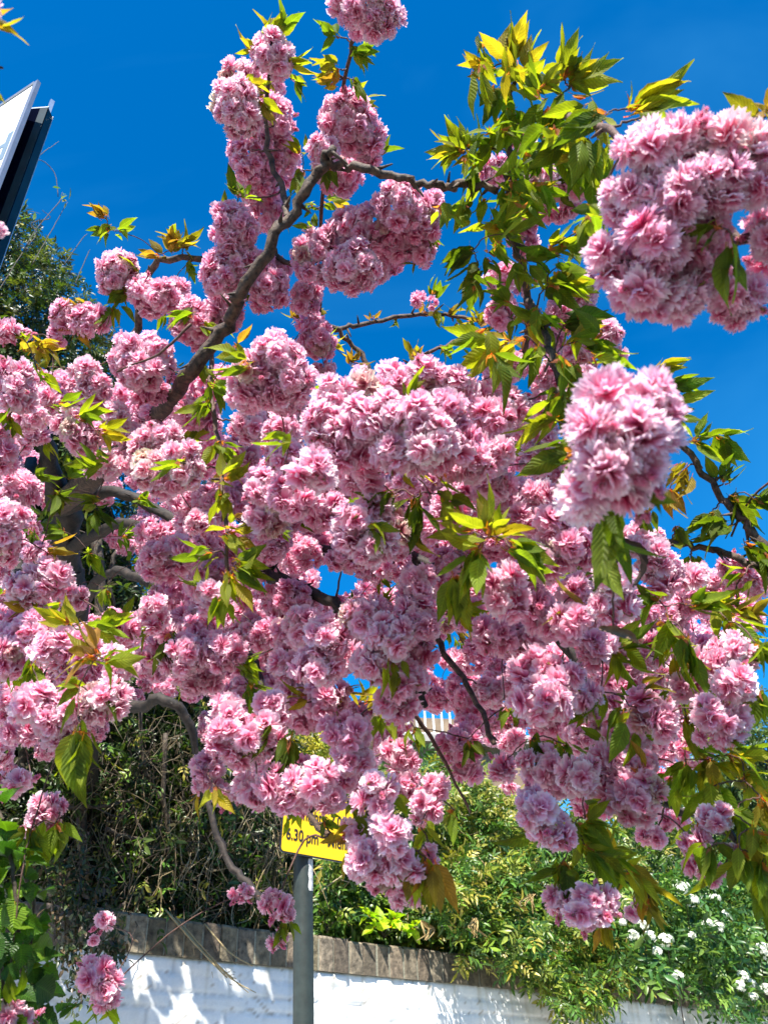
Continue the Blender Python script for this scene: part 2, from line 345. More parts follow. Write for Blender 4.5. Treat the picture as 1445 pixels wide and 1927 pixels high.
# ------------------------------------------------------------------ ground, pavement
def sheet(name, x0, x1, y0, y1, z, mat, n=2):
    mb = MB(); X, Y = np.meshgrid(np.linspace(x0, x1, n+1), np.linspace(y0, y1, n+1)); mb.add(np.stack([X, Y, X*0+z], -1), grid_faces(n, n), (.5, .5, .5))
    o = mb.build(name, mat, smooth=False); o['kind'] = 'structure'; return o
sheet('ground', -900, 900, -900, 900, 0, plain_mat('soil_and_grass', (.06, .08, .03), .95, 0, .4, 3, .5), 8)
mb = MB(); P4 = [wp(-30, 0)-WN*.0, wp(60, 0), wp(60, 0)-WN*3.2, wp(-30, 0)-WN*3.2]
P4 = np.array(P4); P4[:, 2] = .12; P5 = P4.copy(); P5[:, 2] = -.05
mb.add(np.vstack([P4, P5]), [[0, 3, 2, 1], [2, 3, 7, 6], [0, 4, 7, 3], [1, 2, 6, 5]], (.5, .5, .5))
o = mb.build('pavement', plain_mat('paving_stone', (.33, .31, .28), .9, 0, .15, 9, .4), smooth=False); o['kind'] = 'structure'
mb = MB(); P4 = np.array([wp(-30, 0)-WN*3.2, wp(60, 0)-WN*3.2, wp(60, 0)-WN*10, wp(-30, 0)-WN*10]); P4[:, 2] = .004
mb.add(P4, [[0, 3, 2, 1]], (.5, .5, .5)); o = mb.build('road', plain_mat('asphalt', (.055, .055, .057), .9, 0, .2, 60, .6), smooth=False); o['kind'] = 'structure'

# ------------------------------------------------------------------ boundary wall
wall = thing('boundary_wall', 'low white painted brick wall with a grey brick coping below the hedges', 'wall', [PA[0], PA[1], 0])
def wall_face():
    mb = MB(); s = np.linspace(-6, 14, 1100); zt = -.178; z = np.linspace(-2.3, zt, 150); Sg, Zg = np.meshgrid(s, z)
    ch, bl = .077, .228
    row = np.floor((Zg-zt)/ch); fz = (Zg-zt)/ch-row; sb = Sg/bl+.5*(row % 2)+.07*np.sin(row*7.1); col_ = np.floor(sb); fs = sb-col_
    g = np.minimum(np.minimum(fz, 1-fz)*ch, np.minimum(fs, 1-fs)*bl); groove = 1-np.clip(g/.013, 0, 1)
    hsh = np.sin(row*12.9898+col_*78.233)*43758.5; hsh = hsh-np.floor(hsh)
    r = np.random.default_rng(3); lump = 0
    for f in (7, 16, 34, 70): lump = lump+np.sin(Sg*f+r.uniform(0, 6)+2*np.sin(Zg*f*.7+r.uniform(0, 6)))*np.sin(Zg*f*1.3+r.uniform(0, 6))*.045/f
    dep = groove**1.5*.009-hsh*.008-lump*.9+r.normal(size=Sg.shape)*.0003
    V = PA+WD2*Sg[..., None]+WN*dep[..., None]; V[..., 2] += WSL*Sg+Zg-.0
    c = np.ones(Sg.shape+(3,))*np.array([.76, .77, .75]); c *= (1-.16*np.clip(np.sin(Sg*3.1+np.sin(Zg*5))*np.sin(Zg*4.3+Sg*1.7)+.25*np.sin(Sg*41)*np.exp((Zg+.178)*5), 0, 1)[..., None]); c *= (1-.05*hsh[..., None]-.30*groove[..., None]**2*(r.uniform(size=Sg.shape) > .25)[..., None])  # grooves also get mortar shading painted into the colour
    streak = np.clip(np.sin(Sg*37+np.sin(Sg*11)*2)+np.sin(Sg*83)*.6-.55, 0, 1)*np.exp((Zg+.178)*7); flake = ((np.sin(Sg*29+np.sin(Zg*33)*1.7)*np.sin(Zg*47+np.sin(Sg*21)*2)) > .93)
    c = c*(1-.38*streak[..., None]*np.array([.8, .9, 1.15])); c = np.where(flake[..., None], c*np.array([.62, .56, .50]), c)
    U = np.stack([Sg, Zg], -1).reshape(-1, 2)
    mb.add(V.reshape(-1, 3), grid_faces(1099, 149), c.reshape(-1, 3), U)
    box(mb, wp(4, -1.24, .14), WD2*10+np.array([0, 0, WSL*10]), WN*.115, np.array([0, 0, 1.06]), (.3, .28, .26))
    return mb
wall_face().build('painted_brickwork', attr_mat('white_masonry_paint', .7, .05, 70, .5, .003), wall)
mb = MB(); s = -6.0
while s < 14:
    w = rng.uniform(.096, .106); c = np.array([.145, .118, .085])*rng.uniform(.6, 1.35)*np.array([1, rng.uniform(.93, 1.03), rng.uniform(.82, 1.0)])
    nseg = 4; V = []
    jx, jz, jo = rng.normal(0, .002), rng.normal(0, .004), rng.normal(0, .003)
    b = .006
    ring = [(-w/2+b, 0), (-w/2, b), (-w/2, 1), (w/2, 1), (w/2, b), (w/2-b, 0)]   # plan with chamfered front corners (u, depth)
    for zz, ins in ((-.178, 0), (-.012, 0), (0, .009)):
        for (u, dd) in ring: V.append(wp(s+u*(1-ins*4)+jx, zz+jz*(zz > -.1)+rng.normal(0, .0012), (.23 if dd == 1 else -.02+dd+ins)+jo+rng.normal(0, .001)))
    F = []
    for k in range(2):
        for i in range(6): F.append([k*6+i, k*6+(i+1) % 6, (k+1)*6+(i+1) % 6, (k+1)*6+i])
    F += [[12, 13, 16, 17], [13, 14, 15, 16]]
    mb.add(V, F, c); s += w+rng.uniform(.007, .011)
mb.build('coping_bricks', attr_mat('coping_brick', .92, .75, 26, 1.0, .012), wall, smooth=False)
mb = MB(); box(mb, wp(4, -.095, .105), WD2*10+np.array([0, 0, WSL*10]), WN*.117, np.array([0, 0, .082]), (.24, .23, .17)); mb.build('mortar', attr_mat('coping_mortar', .95, .35, 60, .8), wall, smooth=False)

# ------------------------------------------------------------------ parking sign on its post
pb = at(571, 1850, 2.85)
def on_y(px, py, y):
    d = cF + cR*((px-CX)/FPX) + cU*((CY-py)/FPX); return CAM+d*((y-CAM[1])/d[1])
top = on_y(570.5, 1590, pb[1])     # the post leans a touch
ax_ = nrm(top-pb); foot = pb-ax_*((pb[2]-.12)/ax_[2]); postlen_top = pb+ax_*((top[2]-pb[2]+.20)/ax_[2])
sign = thing('parking_sign', 'grey street post carrying a black edged yellow parking restriction plate', 'sign', foot)
mb = MB(); tube(mb, [foot, pb, postlen_top], [.0385]*3, 28, 3, 0, (.024, .034, .031)); mb.build('post', attr_mat('grey_post_paint', .5, .35, 22, .25, .003), sign)
def on_plate(px, py):
    d = cF + cR*((px-CX)/FPX) + cU*((CY-py)/FPX); return CAM+d*(np.dot(top-WN*.052-CAM, WN)/np.dot(d, WN))
qL, q0 = on_plate(526, 1603), on_plate(648, 1624.5)
ex = nrm(q0-qL); wv = np.linalg.norm(q0-qL); plw = wv*1.52; ph = .27
ez = nrm(np.cross(np.cross(ex, ax_), ex)); ey = np.cross(ez, ex)      # ey points to the street side or away
if np.dot(ey, CAM-qL) < 0: ey = -ey
shift = 0
def plate(mb, w, h, r, y0, y1, c, x0=0, z0=0):
    pts = []
    for cx_, cz_, a0 in ((w-r, r, -90), (w-r, h-r, 0), (r, h-r, 90), (r, r, 180)):
        for k in range(6): a = rad(a0+k*18); pts.append((x0+cx_+r*math.cos(a), z0+cz_+r*math.sin(a)))
    n = len(pts); V = [qL+ex*x+ez*z+ey*y for y in (y0, y1) for (x, z) in pts]; V += [qL+ex*(x0+w/2)+ez*(z0+h/2)+ey*y for y in (y0, y1)]
    F = [[i, (i+1) % n, n+(i+1) % n, n+i] for i in range(n)]+[[i, (i+1) % n, 2*n, -1] for i in range(n)]+[[n+i, n+(i+1) % n, 2*n+1, -1] for i in range(n)]
    mb.add(V, F, c)
mb = MB(); plate(mb, plw, ph, .018, -.004, 0, (.02, .02, .02)); pl_ = mb.build('sign_plate', plain_mat('black_plate', (.02, .02, .022), .4, 0, .1), sign, smooth=False)
mb = MB(); plate(mb, plw-.012, ph-.012, .014, .0005, .0015, (1, 1, 1), .006, .006); mb.build('yellow_face', plain_mat('yellow_reflective_face', (.80, .50, .003), .35, 0, .03, 40), sign, smooth=False)
mb = MB(); box(mb, qL+ex*plw/2+ez*.06-ey*.012, ex*plw*.46, ey*.0075, ez*.012); box(mb, qL+ex*plw/2+ez*.2-ey*.012, ex*plw*.46, ey*.0075, ez*.012)
mb.build('mounting_rail', plain_mat('aluminium', (.5, .5, .5), .35, .9), sign, smooth=False)
for zc in (.06, .20):      # band clips that hold the plate
    mb = MB(); pz = pb+ax_*((qL[2]+zc-pb[2])/ax_[2]); tube(mb, [pz-ax_*.008, pz+ax_*.008], [.0402, .0402], 24, 1, 0, (.4, .4, .4)); mb.build('band_clip', plain_mat('clip_steel', (.35, .36, .36), .4, .8, .3), sign)
mb = MB(); sn_ = 8; rgt = nrm(np.cross(ax_, CAM-pb)*np.array([1, 1, 0])); rgt = rgt if rgt[0] > 0 else -rgt; frt = nrm((CAM-pb)*np.array([1, 1, 0])); V = []
stop_ = pb+ax_*((qL[2]-.012-pb[2])/ax_[2])
for i_ in range(sn_+1):
    for q_ in range(5):
        an = rad(5+q_*13+ (4*math.sin(i_*2.1) if q_ in (0, 4) else 0)); V.append(stop_-ax_*(.115*i_/sn_)+(rgt*math.cos(an)+frt*math.sin(an))*.0392)
mb.add(V, grid_faces(4, sn_), (.62, .62, .60)); mb.build('torn_sticker', attr_mat('torn_white_sticker', .7, .5, 60, .3), sign)
BLACK = plain_mat('black_lettering', (.012, .012, .014), .5, 0, .05)
def text(body, size, x, z, sx, root, name, o_, ux, uz, un, mat, off=.0032):
    cu = bpy.data.curves.new(name, 'FONT'); cu.body = body; cu.size = size; cu.extrude = .0004; cu.offset = size*.012
    ob = bpy.data.objects.new(name, cu); COL.objects.link(ob); bpy.context.view_layer.update()
    me = bpy.data.meshes.new_from_object(ob.evaluated_get(bpy.context.evaluated_depsgraph_get())); bpy.data.objects.remove(ob)
    o = bpy.data.objects.new(name, me); COL.objects.link(o); me.materials.clear(); me.materials.append(mat)
    co = np.empty(len(me.vertices)*3); me.vertices.foreach_get('co', co); co = co.reshape(-1, 3)
    Wc = o_+np.outer(co[:, 0]*sx+x, ux)+np.outer(co[:, 1]+z, uz)+np.outer(co[:, 2]+off, un)-np.array(root.location)
    me.vertices.foreach_set('co', Wc.ravel()); me.update(); o.parent = root; return o
text('6.30 pm - Midnight', .060, .022, .052, .80, sign, 'lettering', qL, ex, ez, ey, BLACK)
text('Midnight - 7.00 am', .060, .022, .135, .80, sign, 'lettering', qL, ex, ez, ey, BLACK)

# ------------------------------------------------------------------ estate agent board, upper left
up = np.array([0, 0, 1.0])
a0 = at(75, 153, 2.6)
def same_height(px, py, z):
    d = cF + cR*((px-CX)/FPX) + cU*((CY-py)/FPX); return CAM+d*((z-CAM[2])/d[2])
a1 = same_height(0, 203, a0[2]); bx = nrm(a1-a0); bn = nrm(np.cross(bx, up)); bn = bn if np.dot(bn, CAM-a0) > 0 else -bn
board = thing('agent_board', 'white estate agent board on a dark metal post with ivy around it', 'sign board', [a0[0], a0[1]+.1, 0])
BW, BH = .62, .85
mb = MB(); box(mb, a0+bx*BW/2-up*BH/2, bx*(BW/2-.004), bn*.002, up*(BH/2-.004)); mb.build('white_panel', plain_mat('white_board', (.86, .86, .86), .5, 0, .02), board, smooth=False)
mb = MB()
for c, hx, hz in ((a0-up*BH/2+bx*.009, bx*.009, up*BH/2), (a0+bx*BW-up*BH/2, bx*.009, up*BH/2)): box(mb, c, hx, bn*.007, hz)
for z in (.0, BH): box(mb, a0+bx*BW/2-up*(z-.004 if z == 0 else z-.005), bx*(BW/2-.02), bn*.0065, up*.005)
mb.build('panel_edging', plain_mat('grey_edging', (.34, .35, .38), .35, .6, .1), board, smooth=False)
def on_board(px, py):
    d = cF + cR*((px-CX)/FPX) + cU*((CY-py)/FPX); return CAM+d*(np.dot(a0-CAM, bn)/np.dot(d, bn))
lp = on_board(40, 236); text('d', .22, -.125, -.165, 1.0, board, 'lettering', lp, -bx, up, bn, plain_mat('grey_blue_letter', (.16, .22, .28), .5, 0, .05), .003)
c0, c1 = at(67, 204, 2.72), at(93, 222, 2.68); hxv = (c1-c0)/2; hxv[2] = 0; pc = (c0+c1)/2; hyv = nrm(np.cross(hxv, up))*.02
mb = MB()
L_ = pc[2]-.1
def slab(mbx, c, hx, hy, top_z, bot_z): box(mbx, np.array([c[0], c[1], (top_z+bot_z)/2]), hx, hy, up*(top_z-bot_z)/2)
for sx in (-1, 1): slab(mb, pc+hyv*sx*.92, hxv, hyv*.08, pc[2], .1)
slab(mb, pc, hxv*.10, hyv*.84, pc[2]-.002, .1)
mb.build('channel_post', plain_mat('dark_post', (.002, .003, .010), .9, 0, .2, 30, 0, 0.0), board, smooth=False)
mb = MB()
for sx in (-1, 1): slab(mb, pc+hyv*sx*.92, hxv*1.03, hyv*.10, pc[2]+.003, pc[2]-.003)
slab(mb, pc, hxv*.14, hyv*.8, pc[2]+.005, pc[2]-.001)
for sx in (-1, 1): slab(mb, pc+hxv*sx*1.0+hyv*-.92, hxv*.02, hyv*.09, pc[2]-.004, pc[2]-1.3)
mb.build('post_rim', plain_mat('bare_metal', (.55, .58, .6), .3, .7, .1), board, smooth=False)
mb = MB(); slab(mb, pc+hxv*.56, hxv*.43, hyv*1.06, pc[2]-.004, .12)
mb.build('glazed_strip', plain_mat('teal_glazing', (.006, .022, .030), .4, 0, .7, 5, 0, .15), board, smooth=False)
e0 = at(99, 191, 2.80); e1 = same_height(72, 232, e0[2]); e1 = e0+nrm(e1-e0)*.55
mb = MB(); ed = (e1-e0)/2; slab(mb, (e0+e1)/2, ed, nrm(np.cross(ed, up))*.004, e0[2], e0[2]-1.1)
mb.build('dark_panel', plain_mat('dark_glossy_panel', (.003, .011, .018), .3, 0, .6, 6, 0, .35), board, smooth=False)
mb = MB(); slab(mb, e0, nrm(ed)*.005, nrm(np.cross(ed, up))*.007, e0[2]+.003, e0[2]-1.1); mb.build('panel_edging', plain_mat('edge_metal', (.5, .55, .6), .3, .7), board, smooth=False)

# ------------------------------------------------------------------ cherry tree: limbs
tb = on_wall(150, 1650, .85); tree_base = np.array([tb[0], tb[1], 0.0])
tree = thing('cherry_tree', 'large cherry tree laden with double pink blossom and fresh bronze green leaves', 'tree', tree_base)
def P(l): return [at(a, b, c) for a, b, c, *_ in l], [x[3] for x in l]
td = 3.0
trunk_px = [(135, 1180, 3.35, .07), (125, 1060, 3.15, .062), (112, 930, 2.9, .05)]
tp, tr_ = P(trunk_px)
b0 = on_wall(150, 1600, .8)
mb = MB(); tube(mb, [tree_base, b0, *tp], [.12, .095, *tr_], 16, 6, .01, (.5, .5, .5), .05); mb.build('trunk', MAT_SHADED_BARK, tree)
LIMBS = {
 'a': [(112, 950, 2.95, .05), (190, 880, 2.4, .034), (285, 795, 1.75, .018), (355, 715, 1.50, .0140), (420, 612, 1.46, .0128), (465, 535, 1.40, .0112), (540, 410, 1.40, .0098), (600, 322, 1.40, .0090), (628, 279, 1.38, .0065)],
 'a2': [(610, 307, 1.40, .0082), (680, 318, 1.39, .0074), (760, 336, 1.38, .0070), (825, 352, 1.38, .0070), (872, 345, 1.36, .008), (935, 360, 1.34, .006)],
 'a3': [(110, 950, 2.9, .04), (85, 830, 2.6, .026), (30, 740, 2.3, .016), (-40, 640, 2.0, .010)],
 'b': [(125, 1040, 3.1, .028), (230, 985, 2.7, .017), (340, 1010, 2.3, .012), (440, 1062, 1.9, .0135), (510, 1082, 1.75, .0125), (580, 1112, 1.65, .0115), (650, 1150, 1.6, .011), (740, 1230, 1.55, .009), (800, 1330, 1.5, .006)],
 'c': [(120, 960, 2.95, .028), (220, 925, 2.8, .02), (340, 985, 2.5, .016), (430, 1010, 2.25, .014), (530, 1018, 2.1, .017), (650, 1040, 1.95, .015), (760, 1050, 1.85, .0135), (860, 1075, 1.75, .0125), (960, 1130, 1.6, .011), (1060, 1210, 1.5, .010), (1120, 1330, 1.45, .009), (1190, 1440, 1.35, .0085), (1260, 1510, 1.28, .0075), (1340, 1555, 1.2, .006), (1400, 1600, 1.15, .005), (1450, 1690, 1.1, .004)],
 'd': [(860, 1075, 1.75, .011), (905, 960, 1.65, .010), (925, 830, 1.6, .0095), (945, 725, 1.55, .009), (985, 655, 1.5, .007), (990, 560, 1.45, .007), (965, 440, 1.4, .007), (955, 330, 1.35, .0065), (955, 235, 1.3, .006), (965, 150, 1.25, .004), (960, 90, 1.22, .003)],
 'd2': [(990, 560, 1.45, .006), (1010, 600, 1.3, .006), (1040, 680, 1.2, .0055), (1065, 760, 1.12, .005), (1120, 850, 1.0, .0045), (1150, 1005, .85, .0035)],
 'd3': [(955, 250, 1.3, .005), (1020, 215, 1.2, .005), (1090, 225, 1.05, .0055), (1150, 245, .95, .005), (1230, 330, .86, .005), (1330, 420, .8, .005), (1460, 460, .75, .006)],
 'e': [(960, 1130, 1.6, .008), (1050, 1010, 1.45, .007), (1140, 1003, 1.35, .0065), (1260, 1020, 1.3, .006), (1330, 1032, 1.28, .0055), (1400, 1052, 1.25, .006), (1470, 1085, 1.22, .007)],
 'f': [(1470, 1085, 1.22, .009), (1420, 1010, 1.25, .0075), (1375, 955, 1.28, .0065), (1325, 895, 1.3, .0058), (1268, 815, 1.33, .0048), (1225, 740, 1.35, .003)],
 'g': [(700, 800, 1.9, .007), (690, 690, 1.95, .0062), (650, 635, 1.95, .0058), (605, 598, 1.9, .0055), (560, 575, 1.85, .004)],
 'g2': [(630, 622, 1.95, .0062), (690, 606, 2.0, .006), (790, 593, 2.05, .0055), (860, 596, 2.05, .005), (940, 612, 2.0, .004)],
 'g3': [(770, 720, 1.9, .005), (775, 682, 1.95, .005), (850, 645, 2.0, .0045), (900, 628, 2.0, .0035)],
 'h': [(130, 1180, 3.4, .045), (240, 1325, 3.2, .024), (300, 1315, 3.1, .022), (350, 1350, 3.1, .018), (380, 1450, 3.1, .011), (398, 1530, 3.0, .012), (430, 1620, 2.9, .013), (480, 1680, 2.75, .012), (503, 1712, 2.6, .010)],
 'i': [(150, 1150, 3.2, .022), (200, 1080, 2.8, .015), (270, 1090, 2.5, .016), (320, 1130, 2.2, .012), (380, 1160, 1.9, .009), (470, 1230, 1.6, .007), (500, 1340, 1.4, .005)],
 'j': [(60, 870, 2.7, .022), (20, 1000, 2.2, .014), (70, 1180, 1.7, .013), (60, 1260, 1.45, .009), (120, 1340, 1.3, .006)],
 'k': [(740, 1230, 1.55, .007), (700, 1380, 1.4, .0065), (690, 1520, 1.2, .006), (720, 1590, 1.08, .005), (745, 1625, 1.05, .004)],
 'k2': [(690, 1400, 1.4, .006), (590, 1500, 1.45, .006), (600, 1560, 1.4, .0055), (665, 1590, 1.3, .004)],
 'l': [(505, 480, 1.7, .006), (560, 500, 1.65, .005), (640, 470, 1.6, .0045), (700, 430, 1.55, .004)],
 'm': [(285, 795, 1.78, .015), (255, 700, 1.9, .011), (262, 600, 1.9, .009), (290, 500, 1.8, .008), (380, 488, 1.75, .007)],
 'n': [(600, 600, 1.8, .005), (603, 400, 1.65, .004), (640, 200, 1.5, .004), (668, 60, 1.38, .0035), (700, -60, 1.3, .004)],
 'o': [(540, 410, 1.41, .006), (535, 370, 1.5, .006), (500, 260, 1.55, .005), (508, 120, 1.5, .004), (512, 60, 1.5, .0025)],
 'p': [(405, 630, 1.7, .005), (395, 720, 1.5, .0045), (415, 860, 1.35, .004), (425, 980, 1.25, .0035), (430, 1090, 1.2, .003)],
 'r': [(-40, 640, 2.0, .008), (-120, 480, 1.3, .006), (-90, 300, .95, .005), (-50, 160, .76, .004), (-40, 20, .72, .003)],
 'q': [(860, 1075, 1.75, .008), (820, 1200, 1.7, .007), (880, 1290, 1.6, .006), (930, 1400, 1.5, .005)],
}
nodes = []
for k, l in LIMBS.items():
    pts, rr = P(l); mb = MB(); pp, rp = tube(mb, pts, rr, 14 if rr[0] > .015 else 9, 6, .004, (.5, .5, .5), .11)
    # spur knots along the limb
    for q in range(2, len(pp)-1, 3):
        d = nrm(rng.normal(size=3)); L1 = rng.uniform(.012, .03)
        tube(mb, [pp[q], pp[q]+d*(rp[q]+L1*.5), pp[q]+d*(rp[q]+L1)], [rp[q]*.5+.001, .0025, .0012], 5, 1, 0, (.5, .5, .5), .1)
    mb.build('branch', (MAT_SHADED_BARK if k in ('a3', 'b', 'c', 'h', 'i', 'j') else MAT_BARK) if rr[0] > .0056 else MAT_TWIG, tree); nodes += [(p, r) for p, r in zip(pp[3:], rp[3:])]

